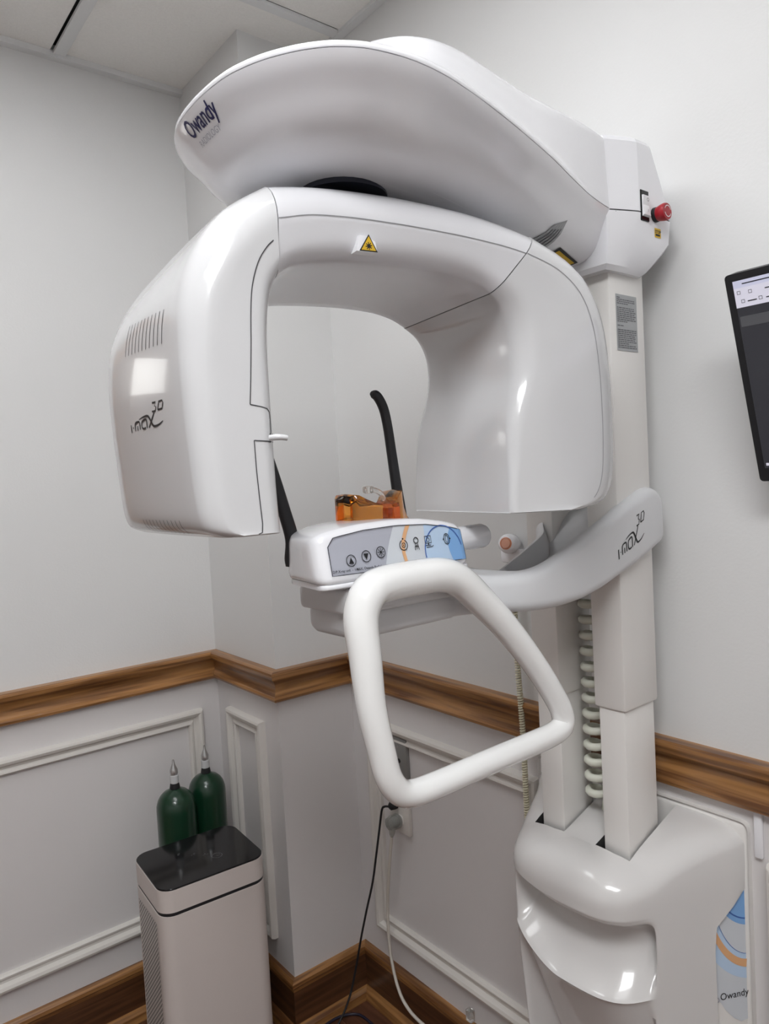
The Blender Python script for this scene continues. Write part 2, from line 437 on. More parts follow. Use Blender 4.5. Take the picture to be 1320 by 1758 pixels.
# guessed unseen door with glowing pane, added for the reflection in the left head
dr = tag(box('added_door_1', (-0.72, YL-0.040, 0.0), (0.08, YL+0.0, 2.04), M_ADDED_DOOR, bevel=0.004), kind='structure')
box('added_door_frame', (0.08, YL-0.050, 0.0), (0.15, YL, 2.10), M_OAKX, dr, bevel=0.003); box('added_door_frame', (-0.79, YL-0.050, 0.0), (-0.72, YL, 2.10), M_OAKX, dr, bevel=0.003)
box('added_door_frame', (-0.72, YL-0.050, 2.04), (0.08, YL, 2.10), M_OAKX, dr, bevel=0.003)
box('added_glow_pane', (-0.24, YL-0.0425, 1.70), (-0.03, YL-0.039, 1.86), mat('added_pane_glow', (0.8, 0.8, 0.8), 0.4, emit=(1.0, 0.97, 0.92), estr=1.3), dr, smooth=False)
lathe('added_door_handle', [(0.0, 0.0), (0.026, 0.0), (0.026, 0.006), (0.011, 0.010), (0.011, 0.035), (0.028, 0.045), (0.028, 0.060), (0.0, 0.066)], (-0.64, YL-0.040, 1.0), mat('brass', (0.6, 0.45, 0.2), 0.3, metal=1.0), dr, axis=(0, -1, 0))

# ================================================================== X-RAY MACHINE
YM = 0.77
mach = empty('panoramic_xray_machine', (XR-0.16, YM, 0.30),
             'large glossy white wall-mounted dental x-ray machine with a rotating arch and twin columns', 'x-ray machine')

# ---- columns
for y0 in (0.683, 0.8135):
    lo = box('column', (1.0135, y0, 0.66), (1.1008, y0+0.0495, 1.07), M_COLUMN, mach, bevel=0.004)
    up = box('column_sleeve', (1.0085, y0-0.005, 1.056), (1.1058, y0+0.0545, 1.80), M_COLUMN, mach, bevel=0.005)
    if y0 < 0.7: front_sleeve = up
# warning text plate on the near column
Fc = Frame((1.0245, 0.678, 1.637), (1, 0, 0), (0, 0, 1))
bm = bmesh.new(); add_poly(bm, [(0, 0), (0.058, 0), (0.058, 0.089), (0, 0.089)], Fc)
lab = flat_obj('warning_label', bm, M_LABEL, front_sleeve); lab['label'] = 'silver printed warning label'
bm = bmesh.new(); v = 0.084
k = 0
while v > 0.004:
    if k in (4, 13, 15): v -= 0.0035; k += 1; continue
    ln = 0.050 if k not in (0, 3, 12, 14, 23) else (0.012 if k in (0, 14) else 0.030)
    u = 0.003
    while u < ln:
        wl = random.uniform(0.003, 0.009); add_stroke(bm, [(u, v), (min(u+wl, 0.054), v)], 0.0014, Fc, lift=0.0003); u += wl+0.0012
    v -= 0.0031; k += 1
flat_obj('warning_text', bm, M_LABELTXT, lab and front_sleeve)

# ---- coiled supply cable between the columns
pts = []
for k in range(0, 16*15+1):
    a = 2*math.pi*k/16; z = 0.868 + k/240*0.42 + 0.004*math.sin(a+0.6)
    pts.append((1.072+0.020*math.cos(a), 0.778+0.020*math.sin(a), z))
pts = [(1.085, 0.785, 0.80), (1.088, 0.780, 0.84)] + pts
tube('coiled_supply_cable', pts, 0.0070, M_COILCLEAR, mach, n=8)

# ---- base shell
PLAN_SMOOTH = [(x, max(0.0, h)) for x, h in catmull([(1.161, 0.212), (1.13, 0.197), (1.10, 0.178), (1.05, 0.157), (1.00, 0.138), (0.965, 0.1215), (0.944, 0.104), (0.931, 0.079), (0.9255, 0.045), (0.924, 0.0)], 8)]
def plan_pt(s):
    """half outline of the base, s in 0..1 from wall to front centre: returns (x, half width)"""
    tab = [(1.161, 0.212), (1.13, 0.197), (1.10, 0.178), (1.05, 0.157), (1.00, 0.138), (0.965, 0.123), (0.945, 0.108), (0.932, 0.086), (0.926, 0.055), (0.924, 0.0)]
    tab = PLAN_SMOOTH
    f = s*(len(tab)-1); i = min(int(f), len(tab)-2); t = f-i
    return (tab[i][0]+(tab[i+1][0]-tab[i][0])*t, tab[i][1]+(tab[i+1][1]-tab[i][1])*t)
NS = 90
def halfS(): return [plan_pt(i/NS) for i in range(NS+1)]
def sstep(a, b, x):
    t = max(0.0, min(1.0, (x-a)/(b-a))); return t*t*(3-2*t)
def niche_lip(yl): return 0.609 + 0.040*sstep(0.0, 0.12, yl)
def niche_top(yl): return 0.740 + 0.012*sstep(-0.02, 0.12, yl)
def niche_d(v):
    # v 0..1 below the lip, 1..2 inside the niche, 2..3 above it
    if v <= 1: return 0.0045 + 0.13*(1-v)**0.9
    if v < 1.03: return 0.0045*(1.03-v)/0.03
    if v <= 2:
        t = v-1
        if t < 0.6: return 0.066*math.sin(math.pi/2*t/0.6)**0.95
        return 0.066*(1-sstep(0.66, 1.0, t)**2*0.965)
    return 0.0023*(1-sstep(2.0, 2.15, v))
def back_x(z): return lerp_table([(0.30, 1.105), (0.66, 1.102), (0.70, 1.105), (0.765, 1.155), (0.78, 1.161)], z)
HWT = [(0.925, 0.0), (0.926, 0.055), (0.932, 0.09), (0.945, 0.11), (0.965, 0.123), (1.0, 0.138), (1.05, 0.157), (1.10, 0.178), (1.13, 0.197), (1.161, 0.212)]
ZTOP = 0.7625
def shell_ring(v):
    out = []
    base = [(x, -h) for x, h in halfS()] + [(x, h) for x, h in reversed(halfS()[:-1])]
    for x, yl in base:
        lip, nt = niche_lip(yl), niche_top(yl)
        z = 0.28+(lip-0.28)*v if v <= 1 else lip+(nt-lip)*(v-1) if v <= 2 else nt+(ZTOP-nt)*(v-2)
        bx = back_x(z); hw = abs(yl)
        if x > bx: x = bx; hw = lerp_table(HWT, bx)
        taper = lerp_table([(0.28, 0.72), (0.45, 0.85), (0.60, 0.97), (0.70, 1.0), (0.9, 1.0)], z) if yl > 0 else 1.0
        f = sstep(1.06, 0.965, x) if yl < 0 else sstep(1.12, 0.98, x)
        side = sstep(-0.139, -0.126, yl)*(1-sstep(0.092, 0.120, yl))
        out.append(Vector((x + niche_d(v)*f*side, YM + math.copysign(hw*taper, yl) if yl else YM, z)))
    return out
vs_ = [0, 0.15, 0.3, 0.45, 0.6, 0.72, 0.82, 0.9, 0.95, 0.98, 1.0, 1.01, 1.02, 1.035, 1.05, 1.065, 1.08, 1.10, 1.12, 1.145, 1.17, 1.195, 1.22, 1.25, 1.28, 1.34, 1.4, 1.46, 1.52, 1.58, 1.64, 1.7, 1.75, 1.8, 1.84, 1.88, 1.91, 1.94, 1.965, 1.985, 2.0, 2.05, 2.12, 2.25, 2.5, 2.8]
rings = [shell_ring(v) for v in vs_]
def roof(x): return 0.816 + max(0, x-1.005)*0.30
# roll-over to the sloping top
base_in = [(0.0, 0.0295), (0.0012, 0.0235), (0.0045, 0.0165), (0.0105, 0.0100), (0.0185, 0.0055), (0.029, 0.0024), (0.042, 0.0007), (0.055, 0.0)]
r0 = shell_ring(3.0)
for ins, drop in base_in:
    ring = []
    for p in r0:
        yl = p.y-YM; hw = abs(yl)
        if p.x > 0.99: k = 1.0 if hw > 0.02 else 0
        fx = sstep(1.05, 0.93, p.x)      # inset along x at the front, along y at the sides
        ky = max(0.0, 1 - (ins*(1.25))/max(hw, 1e-4)) if hw > 0.02 else 1.0
        x = p.x + ins*1.35*fx
        y = YM + yl*(1 + (ky-1)*min(1, hw/0.09))
        if p.x > 1.155: x = p.x
        zz = roof(x) - drop*(1.0 + 0.7*fx)
        ring.append(Vector((x, y, zz)))
    rings.append(ring)
bm = bmesh.new()
R = loft(bm, rings, True, False)
# close the top between the two sides (rows across)
top = R[-1]; n = len(top)
i, j = 0, n-1
while j - i > 2:
    bm.faces.new((top[i], top[i+1], top[j-1], top[j])); i += 1; j -= 1
if j-i == 2: bm.faces.new((top[i], top[i+1], top[j]))
bm.faces.ensure_lookup_table()
# back wall face strips
for a, b in zip(R[:-1], R[1:]):
    pass
bmesh.ops.remove_doubles(bm, verts=bm.verts, dist=1e-6)
shell = bm_obj('base_shell', bm, M_BASE, mach, sharp=40)
# slots around the columns, inner walls coloured dark in place of shade
cutters = []
for y0 in (0.683, 0.8135):
    c = box('cut', (1.0055, y0-0.004, 0.774), (1.30, y0+0.0535+0.008, 0.95), M_DARKGAP, smooth=False); cutters.append(c)
for c in cutters:
    md = shell.modifiers.new('slot', 'BOOLEAN'); md.operation = 'DIFFERENCE'; md.object = c; md.solver = 'EXACT'; md.material_mode = 'TRANSFER'
bpy.context.view_layer.update()
dg = bpy.context.evaluated_depsgraph_get()
new = bpy.data.meshes.new_from_object(shell.evaluated_get(dg))
shell.modifiers.clear(); old = shell.data; shell.data = new; bpy.data.meshes.remove(old)
new.shade_smooth(); new.set_sharp_from_angle(angle=math.radians(40))
for c in cutters:
    me = c.data; bpy.data.objects.remove(c); bpy.data.meshes.remove(me)

# wall plate and inner box behind the shell, with its printed label
bp = box('wall_plate', (1.150, 0.556, 0.30), (1.1605, 0.985, 0.868), M_COLUMN, mach, bevel=0.012, seg=3)
IH = [(1.098, 0.606), (1.1525, 0.5645), (1.1525, 0.90), (1.098, 0.88)]
bm = bmesh.new(); loft(bm, [[Vector((x, y, z)) for x, y in IH] for z in (0.30, 0.775)])
ib = bm_obj('inner_housing', bm, M_COLUMN, mach, sharp=30)
UL = Vector((0.0545, -0.0415, 0)).normalized()
Fl = Frame((1.098, 0.606, 0.42), UL, (0, 0, 1), off=0.0006)
WL = 0.0665
cl_ = lambda pts: [(max(0.001, min(WL, u)), max(0.10, min(0.345, v))) for u, v in pts]
bm = bmesh.new()
add_poly(bm, [(0.001, 0.345), (0.001, 0.205), (0.008, 0.180), (0.018, 0.155), (0.030, 0.135), (0.044, 0.120), (0.056, 0.114), (WL, 0.118), (WL, 0.345)], Fl, 0)
add_poly(bm, cl_(ell(0.070, 0.345, 0.092, 0.158, 22)) + [(WL, 0.345), (0.001, 0.345)], Fl, 1, 0.0002)
add_poly(bm, cl_(ell(0.068, 0.345, 0.055, 0.116, 20)) + [(WL, 0.345), (0.014, 0.345)], Fl, 0, 0.0004)
add_poly(bm, cl_(ell(0.070, 0.352, 0.054, 0.075, 18, 188, 268)) + [(WL, 0.345)], Fl, 2, 0.0006)
oa = [p for p in ell(0.068, 0.345, 0.066, 0.132, 30, 180, 269) if 0.0 < p[0] < WL+0.001]
add_stroke(bm, oa, [0.005+0.009*k/len(oa) for k in range(len(oa))], Fl, mi=3, lift=0.0008)
add_stroke(bm, [p for p in ell(0.068, 0.350, 0.046, 0.062, 20, 185, 268) if p[0] < WL], 0.0024, Fl, mi=4, lift=0.0009)
add_stroke(bm, [p for p in ell(0.068, 0.345, 0.055, 0.116, 20, 185, 268) if p[0] < WL], 0.0008, Fl, mi=4, lift=0.0009)
add_text(bm, 'Owandy', 0.0165, Fl, 0.0215, 0.152, 5, 0.0010, rot=0.16, shear=0.15, sx=0.85)
add_stroke(bm, circ(0.0155, 0.153, 0.0040, 12), 0.002, Fl, True, 6, 0.0010)
sl = flat_obj('side_label', bm, [M_PANELW, M_PANELB, M_PANELB2, M_PEACH, M_BLUELINE, M_INK, M_INKGREY], mach)
sl['label'] = 'blue white and orange printed side label'

# ---- lower support arm
ST = [  # x, top z near edge, bottom z, y near, y far
    (0.640, 1.322, 1.264, 0.702, 0.798), (0.690, 1.320, 1.263, 0.697, 0.800), (0.730, 1.314, 1.261, 0.682, 0.802), (0.770, 1.313, 1.258, 0.668, 0.802), (0.805, 1.318, 1.256, 0.662, 0.803), (0.840, 1.329, 1.256, 0.660, 0.804),
    (0.890, 1.348, 1.259, 0.659, 0.806), (0.935, 1.365, 1.267, 0.659, 0.810), (0.975, 1.380, 1.278, 0.659, 0.818), (1.005, 1.392, 1.287, 0.659, 0.842), (1.040, 1.405, 1.297, 0.659, 0.872), (1.075, 1.416, 1.310, 0.659, 0.880), (1.098, 1.414, 1.318, 0.660, 0.882), (1.112, 1.402, 1.323, 0.662, 0.880), (1.118, 1.380, 1.330, 0.668, 0.875)]
stc = catmull(ST, 5)
bm = bmesh.new(); rings = []
for x, zt, zb, ya, yb in stc:
    r = min(0.016, (zt-zb)*0.3)
    pr = rrect(ya, yb, zb, zt, r, 5)
    ring = []
    # add dish to the top surface: resample top edge
    topL = [q for q in pr]
    for (y, z) in pr: ring.append((y, z))
    dish = 0.040*sstep(0.77, 0.86, x)*(1-sstep(0.99, 1.06, x)*0.45)
    out = []
    for idx, (y, z) in enumerate(ring):
        out.append(Vector((x, y, z)))
        if idx == 5:     # end of the far top corner -> walk to near top corner with a dip
            for t in (0.08, 0.18, 0.3, 0.45, 0.6, 0.75, 0.86, 0.94):
                yy = (yb-r) + ((ya+r)-(yb-r))*t
                zz = zt - dish*(sstep(1.0, 0.68, t))
                out.append(Vector((x, yy, zz)))
    # lower the far edge as well
    out = [Vector((p.x, p.y, p.z - dish*0.85*sstep(ya+(yb-ya)*0.3, yb-0.01, p.y)*(1 if p.z > (zt+zb)/2 else 0))) for p in out]
    rings.append(out)
loft(bm, rings)
larm = bm_obj('lower_arm', bm, M_ARM2, mach, sharp=50)

def imax_logo(bm, F, s, squash=1.0):
    """I-max 3D drawn with strokes, s = x-height"""
    wd = 0.17*s
    def S(pts, w=wd): add_stroke(bm, [(u*s, v*s*squash) for u, v in pts], w*(0.5+0.5*squash) if not isinstance(w, list) else [q*(0.5+0.5*squash) for q in w], F)
    S([(0, -0.15), (0.0, 0.85)]); S([(0.30, 0.42), (0.46, 0.42)], wd*0.5)
    S(catmull([(0.70, 0.0), (0.70, 0.7), (0.88, 0.97), (1.3, 1.0), (1.5, 0.85), (1.52, 0.0)], 5)); S([(1.12, 0.0), (1.12, 0.55)])
    S(catmull([(2.62, 0.0), (2.62, 1.0), (2.1, 1.0), (1.86, 0.75), (1.86, 0.25), (2.05, 0.02), (2.45, 0.05)], 5))
    c = catmull([(1.45, 1.25), (2.2, 1.42), (2.85, 1.40), (3.15, 1.05), (3.45, 0.35), (3.75, 0.02), (4.4, 0.10), (5.0, 0.42)], 6)
    n = len(c); S(c, [wd*(0.35+1.0*math.sin(math.pi*i/(n-1))) for i in range(n)])
    S([(2.95, 0.0), (3.3, 0.6), (3.75, 1.35), (3.9, 1.75)], wd*0.9)
    S([(3.75, 2.75), (4.25, 2.75), (4.05, 2.3), (4.25, 2.2), (4.10, 1.75), (3.62, 1.75)], wd*0.85)
    S([(4.45, 1.78), (4.70, 2.72), (5.15, 2.72), (5.25, 2.45), (5.05, 1.82), (4.45, 1.80)], wd*0.85)
bm = bmesh.new()
a = math.radians(20)
imax_logo(bm, Frame((0.979, 0.655, 1.312), (math.cos(a), 0, math.sin(a)), (-0.05, 0, 1), bvh_of(larm), N=(0, -1, 0)), 0.0152)
flat_obj('model_lettering', bm, M_INK, larm)

# ---- forward beam with its capped end
bm = bmesh.new()
rings = []
for x, zt, zb, ya, yb, r in [(0.498, 1.296, 1.274, 0.710, 0.790, 0.008), (0.500, 1.298, 1.268, 0.704, 0.796, 0.010), (0.505, 1.299, 1.263, 0.701, 0.799, 0.012), (0.515, 1.30, 1.262, 0.70, 0.80, 0.012), (0.665, 1.30, 1.263, 0.70, 0.80, 0.012)]:
    rings.append([Vector((x, y, z)) for y, z in rrect(ya, yb, zb, zt, r, 4)])
loft(bm, rings); beam = bm_obj('forward_beam', bm, M_ARM2, mach, sharp=50)
bm = bmesh.new(); rings = []
for x, d in [(0.4890, 0.010), (0.4897, 0.006), (0.4915, 0.003), (0.4955, 0.001), (0.502, 0.0), (0.68, 0.0)]:
    rings.append([Vector((x, y, z)) for y, z in rrect(0.693+d, 0.807-d, 1.294+d*0.5, 1.327-d, 0.0075, 4)])
loft(bm, rings); bm_obj('beam_cap', bm, M_ARM2, mach, sharp=50)
box('console_neck', (0.492, 0.706, 1.322), (0.66, 0.79, 1.336), M_ARM2, mach, bevel=0.005)

# ---- console
def ztop(x): return lerp_table([(0.455, 1.392), (0.465, 1.394), (0.48, 1.3970), (0.52, 1.4015), (0.57, 1.403), (0.62, 1.4005), (0.66, 1.394), (0.695, 1.385)], x)
bm = bmesh.new(); rings = []
xs = [(0.4510, 0.030), (0.4514, 0.022), (0.4522, 0.015), (0.4540, 0.0085), (0.457, 0.004), (0.461, 0.0015), (0.466, 0.0)] + [(0.476+0.02*k, 0.0) for k in range(10)] + [(0.676, 0.0), (0.682, 0.0015), (0.687, 0.0045), (0.6895, 0.009), (0.691, 0.016)]
for x, d in xs:
    zt = ztop(x)-d*0.6; zb = 1.334+d*0.35
    ya, yb = 0.690+d, 0.800-d
    pr = rrect(ya, yb, zb, zt, 0.009, 4)
    # near face leans back towards the top
    rings.append([Vector((x + (0.16*max(0, y-0.70)*(1-sstep(0.466, 0.50, x))), y + (0.012*(z-zb)/(zt-zb) if y < 0.745 else -0.006*(z-zb)/(zt-zb)), z)) for y, z in pr])
loft(bm, rings); cons = bm_obj('console', bm, M_GLOSS, mach, sharp=50)
bm = bmesh.new(); rings = []
for x, d in [(0.4560, 0.018), (0.4575, 0.012), (0.4610, 0.0075), (0.468, 0.0055), (0.68, 0.0055), (0.687, 0.008), (0.689, 0.013)]:
    rings.append([Vector((x + 0.16*max(0, y-0.70)*(1-sstep(0.468, 0.50, x)), y, z)) for y, z in rrect(0.687+d, 0.803-d, 1.3290, 1.3352, 0.002, 2)])
loft(bm, rings); bm_obj('console_lip', bm, M_GLOSS, cons, sharp=50)
bvc = bvh_of(cons)
Fp = Frame((0.0, 0.69, 0.0), (1, 0, 0), (0, 0, 1), bvc, off=0.0006)
x0, x1 = 0.4665, 0.682
def ptop(x): return ztop(x)-0.0075
def pan(xa, xb, n=14):
    """panel outline clipped between xa and xb"""
    def zb(x): return 1.3455 - 0.003*(x-x0)/(x1-x0)
    t = [(xa+(xb-xa)*k/n, 0) for k in range(n+1)]
    up = [(x, min(ptop(x), 1.345+0.036+(x-x0)*2.0)) for x, _ in t]
    return [(x, zb(x)) for x, _ in t] + list(reversed(up))
def panel_strip(bm, xa, xb, mi, lift, n=14, curve=None):
    """quads so that the decal follows the surface; curve(v01)-> x shift"""
    def zb(x): return 1.3455 - 0.003*(x-x0)/(x1-x0)
    rows = []
    for k in range(n+1):
        colv = []
        for q in range(7):
            v = q/6
            xl = xa[0] + (xa[1]-xa[0])*v if isinstance(xa, tuple) else xa(v) if callable(xa) else xa
            xr = xb(v) if callable(xb) else xb
            x = xl + (xr-xl)*k/n
            x = max(x0, min(x1, x))
            zt = min(ptop(x), 1.345+0.034+(x-x0)*1.6)
            colv.append(bm.verts.new(Fp(x, zb(x)+(zt-zb(x))*v, lift)))
        rows.append(colv)
    for a, b in zip(rows[:-1], rows[1:]):
        for q in range(6):
            try:
                f = bm.faces.new((a[q], b[q], b[q+1], a[q+1])); f.material_index = mi
            except ValueError: pass
bm = bmesh.new()
panel_strip(bm, x0, x1, 0, 0.0, 24)
arcw = lambda v: 0.545 + 0.012*v + 0.010*(v*v)
panel_strip(bm, arcw, x1, 1, 0.0003, 20)
arcb = lambda v: 0.612 + 0.004*v
panel_strip(bm, arcb, x1, 2, 0.0006, 12)
arcb2 = lambda v: 0.658 - 0.012*math.sin(v*2.4)+0.012*v
panel_strip(bm, arcb2, x1, 3, 0.0009, 8)
arco = lambda v: 0.578 - 0.006*math.sin(v*math.pi) + 0.008*v*v
arco2 = lambda v: 0.583 - 0.006*math.sin(v*math.pi) + 0.010*v*v
panel_strip(bm, arco, arco2, 4, 0.0012, 2)
add_stroke(bm, [p for p in circ(0.644, 1.357, 0.0325, 30, 8, 190)], 0.0016, Fp, mi=5, lift=0.0014)
cp = flat_obj('control_panel', bm, [M_PANEL, M_PANELW, M_PANELB, M_PANELB2, M_PEACH, M_BLUELINE], cons)
cp['label'] = 'silver and blue membrane keypad with icons'
# keypad outline
bm = bmesh.new()
zb = lambda x: 1.3455 - 0.003*(x-x0)/(x1-x0)
bord = [(x0+(x1-x0)*k/16, zb(x0+(x1-x0)*k/16)) for k in range(17)]
tp = [(x0+(x1-x0)*k/24, min(ptop(x0+(x1-x0)*k/24), 1.379+((x1-x0)*k/24)*1.6)) for k in range(25)]
add_stroke(bm, bord + list(reversed(tp)), 0.0009, Fp, True, lift=0.0014)
def icon_circle(cx, cz, r): add_stroke(bm, circ(cx, cz, r, 22), 0.0010, Fp, True, lift=0.0016)
L2 = 0.0016
icx = [(0.4955, 1.3605), (0.5180, 1.3632), (0.5405, 1.3658)]
for cx, cz in icx: icon_circle(cx, cz, 0.0066)
cx, cz = icx[0]; add_poly(bm, [(cx-0.0036, cz-0.0036), (cx+0.0036, cz-0.0036), (cx, cz+0.0040)], Fp, lift=L2)
cx, cz = icx[1]; add_poly(bm, [(cx-0.0036, cz+0.0034), (cx, cz-0.0042), (cx+0.0036, cz+0.0034)], Fp, lift=L2)
cx, cz = icx[2]
add_poly(bm, circ(cx, cz, 0.0018, 12), Fp, lift=L2)
for k in range(8):
    a = math.pi*k/4; add_stroke(bm, [(cx+0.0022*math.cos(a), cz+0.0022*math.sin(a)), (cx+0.0052*math.cos(a), cz+0.0052*math.sin(a))], 0.0008, Fp, lift=L2)
cx, cz = 0.5775, 1.3705
add_stroke(bm, circ(cx, cz, 0.0062, 20, 110, 430), 0.0011, Fp, lift=L2); add_stroke(bm, circ(cx, cz, 0.0028, 14), 0.0009, Fp, True, lift=L2)
add_poly(bm, circ(cx, cz, 0.0009, 8), Fp, lift=L2); add_poly(bm, circ(cx, cz+0.0078, 0.0012, 8), Fp, lift=L2)
cx, cz = 0.5985, 1.3705
add_stroke(bm, circ(cx, cz+0.004, 0.0036, 14), 0.0012, Fp, True, lift=L2)
for s in (-1, 1):
    add_stroke(bm, [(cx+s*0.0018, cz), (cx+s*0.0034, cz-0.008)], 0.0010, Fp, lift=L2)
add_stroke(bm, [(cx-0.0032, cz-0.0035), (cx+0.0032, cz-0.0035)], 0.0009, Fp, lift=L2); add_stroke(bm, [(cx, cz-0.001), (cx, cz-0.0075)], 0.0008, Fp, lift=L2)
cx, cz = 0.6185, 1.3735
add_stroke(bm, [(cx-0.0052, cz-0.0042), (cx+0.0052, cz-0.0042), (cx+0.0052, cz+0.0046), (cx-0.0052, cz+0.0046)], 0.0010, Fp, True, lift=L2)
add_stroke(bm, circ(cx, cz, 0.0024, 12), 0.0008, Fp, True, lift=L2)
add_stroke(bm, [(cx, cz-0.0045), (cx, cz-0.0072)], 0.0018, Fp, lift=L2); add_stroke(bm, [(cx-0.005, cz-0.0072), (cx+0.004, cz-0.0072)], 0.0009, Fp, lift=L2)
add_stroke(bm, [(cx-0.004, cz-0.0095), (cx+0.0065, cz-0.0090), (cx+0.008, cz-0.0078)], 0.0009, Fp, lift=L2)
cx, cz = 0.6515, 1.3715
add_stroke(bm, [(cx+0.0050*math.cos(a), cz+0.0068*math.sin(a)) for a in [math.radians(20*k) for k in range(18)]], 0.0010, Fp, True, lift=L2)
add_stroke(bm, [(cx+0.0022*math.cos(a), cz+0.0048*math.sin(a)) for a in [math.radians(20*k) for k in range(18)]], 0.0008, Fp, True, lift=L2)
for s in (-1, 1): add_poly(bm, [(cx+s*0.0045, cz-0.0016), (cx+s*0.0074, cz), (cx+s*0.0045, cz+0.0016)][::s], Fp, lift=L2)
add_text(bm, 'D/P X-ray unit  -  I-MAX, Owandy Radiology', 0.0042, Fp, 0.4675, 1.3487, 0, L2, bold=0.00006, rot=-0.008)
flat_obj('keypad_print', bm, M_INK, cons)
# end knob and dark socket
kb = lathe('adjusting_knob', [(0.0, 0.0), (0.0175, 0.0), (0.018, 0.002), (0.018, 0.092), (0.0165, 0.0965), (0.012, 0.0985), (0.0, 0.099)], (0.686, 0.752, 1.362), M_GLOSS, mach, axis=(1, 0.05, 0), n=28)

# ---- handle loop
HP = [(0.476, 0.662, 1.304), (0.490, 0.664, 1.329), (0.516, 0.668, 1.336), (0.560, 0.670, 1.337), (0.604, 0.669, 1.336), (0.634, 0.667, 1.326), (0.668, 0.664, 1.297), (0.716, 0.659, 1.248), (0.764, 0.654, 1.188), (0.797, 0.650, 1.137), (0.808, 0.649, 1.112), (0.804, 0.648, 1.0985), (0.782, 0.648, 1.0925), (0.735, 0.648, 1.091), (0.65, 0.648, 1.090), (0.575, 0.648, 1.0885), (0.530, 0.648, 1.0895), (0.507, 0.648, 1.098), (0.492, 0.648, 1.120), (0.484, 0.649, 1.155), (0.476, 0.652, 1.205), (0.4745, 0.656, 1.26)]
hp = catmull([(x+0.0065, y, z-0.005) for x, y, z in HP], 6, closed=True)
hr = [lerp_table([(1.08, 0.0158), (1.15, 0.0162), (1.20, 0.0172), (1.25, 0.0186), (1.30, 0.0205), (1.34, 0.0222)], p[2]) for p in hp]
bm = bmesh.new(); add_tube(bm, hp, hr, 20, closed=True)
bm_obj('patient_handle', bm, M_HANDLE, mach, sharp=60)
box('handle_bracket', (0.505, 0.665, 1.318), (0.620, 0.706, 1.334), M_GLOSS, mach, bevel=0.006)

# ---- chin rest, bite piece, head supports
bm = bmesh.new(); rings = []
# amber chin rest: saddle-topped block along the console
for x, zt, ya, yb in [(0.5465, 1.429, 0.760, 0.792), (0.548, 1.4335, 0.757, 0.796), (0.551, 1.4355, 0.753, 0.800), (0.557, 1.4345, 0.749, 0.806), (0.566, 1.429, 0.746, 0.810), (0.579, 1.4235, 0.745, 0.812), (0.594, 1.4205, 0.745, 0.812), (0.608, 1.4205, 0.745, 0.812), (0.618, 1.4215, 0.748, 0.810)]:
    rings.append([Vector((x, y, z)) for y, z in [(ya, 1.3975), (ya, zt-0.005), (ya+0.004, zt), ((ya+yb)/2, zt+0.001), (yb-0.004, zt), (yb, zt-0.003), (yb, 1.3975), ((ya+yb)/2, 1.3975)]])
loft(bm, rings)
chin = bm_obj('chin_rest', bm, M_AMBER, mach, sharp=35)
bm = bmesh.new(); rings = []
for x, zt, ya, yb in [(0.606, 1.4210, 0.744, 0.786), (0.614, 1.428, 0.744, 0.790), (0.624, 1.4365, 0.748, 0.796), (0.631, 1.4385, 0.754, 0.800), (0.636, 1.430, 0.760, 0.802), (0.643, 1.415, 0.766, 0.804), (0.652, 1.404, 0.772, 0.806), (0.660, 1.3985, 0.776, 0.806)]:
    rings.append([Vector((x, y, z)) for y, z in [(ya, 1.3965), (ya+0.002, zt-0.002), ((ya+yb)/2, zt), (yb-0.002, zt-0.002), (yb, 1.3965), ((ya+yb)/2, 1.3965)]])
loft(bm, rings); cw = bm_obj('chin_rest_wing', bm, M_AMBER, chin, sharp=35)
chin['label'] = 'amber clear acrylic chin rest'
bite = tube('bite_piece', catmull([(0.612, 0.772, 1.416), (0.611, 0.772, 1.426), (0.607, 0.772, 1.434), (0.599, 0.772, 1.4385), (0.589, 0.772, 1.4405)], 4), 0.0038, M_CLEAR, mach, n=10)
box('bite_tip', (0.580, 0.766, 1.4355), (0.592, 0.778, 1.4455), M_CLEAR, bite, bevel=0.0025)
def rod(pts, rx, name='head_support'):
    bm = bmesh.new(); P = catmull(pts, 5); rings = []
    for i, (x, y, z, hw) in enumerate(P):
        a = Vector(P[max(i-1, 0)][:3]); b = Vector(P[min(i+1, len(P)-1)][:3]); t = (b-a).normalized()
        q = Vector((0, 1, 0)); s = t.cross(q).normalized()
        ring = []
        for k in range(14):
            an = 2*math.pi*k/14
            ring.append(Vector((x, y, z)) + s*(hw*math.copysign(abs(math.cos(an))**0.7, math.cos(an))) + q*(0.006*math.copysign(abs(math.sin(an))**0.7, math.sin(an))))
        rings.append(ring)
    loft(bm, rings); return bm_obj(name, bm, M_BLACK, mach, sharp=50)
rod([(0.678, 0.815, 1.385, 0.0088), (0.676, 0.815, 1.400, 0.0088), (0.670, 0.815, 1.445, 0.0078), (0.6645, 0.815, 1.49, 0.0070), (0.6605, 0.815, 1.523, 0.0067), (0.656, 0.815, 1.547, 0.0067), (0.651, 0.815, 1.560, 0.0067), (0.644, 0.815, 1.570, 0.0065), (0.638, 0.815, 1.5735, 0.0058), (0.6355, 0.815, 1.574, 0.003)], 0.006)
rod([(0.470, 0.79, 1.350, 0.004), (0.472, 0.79, 1.360, 0.0075), (0.4755, 0.79, 1.385, 0.0085), (0.467, 0.79, 1.42, 0.0080), (0.455, 0.79, 1.465, 0.0070), (0.444, 0.79, 1.50, 0.0065), (0.432, 0.79, 1.53, 0.0063), (0.420, 0.79, 1.552, 0.0063), (0.410, 0.79, 1.562, 0.0060), (0.402, 0.79, 1.564, 0.003)], 0.006)

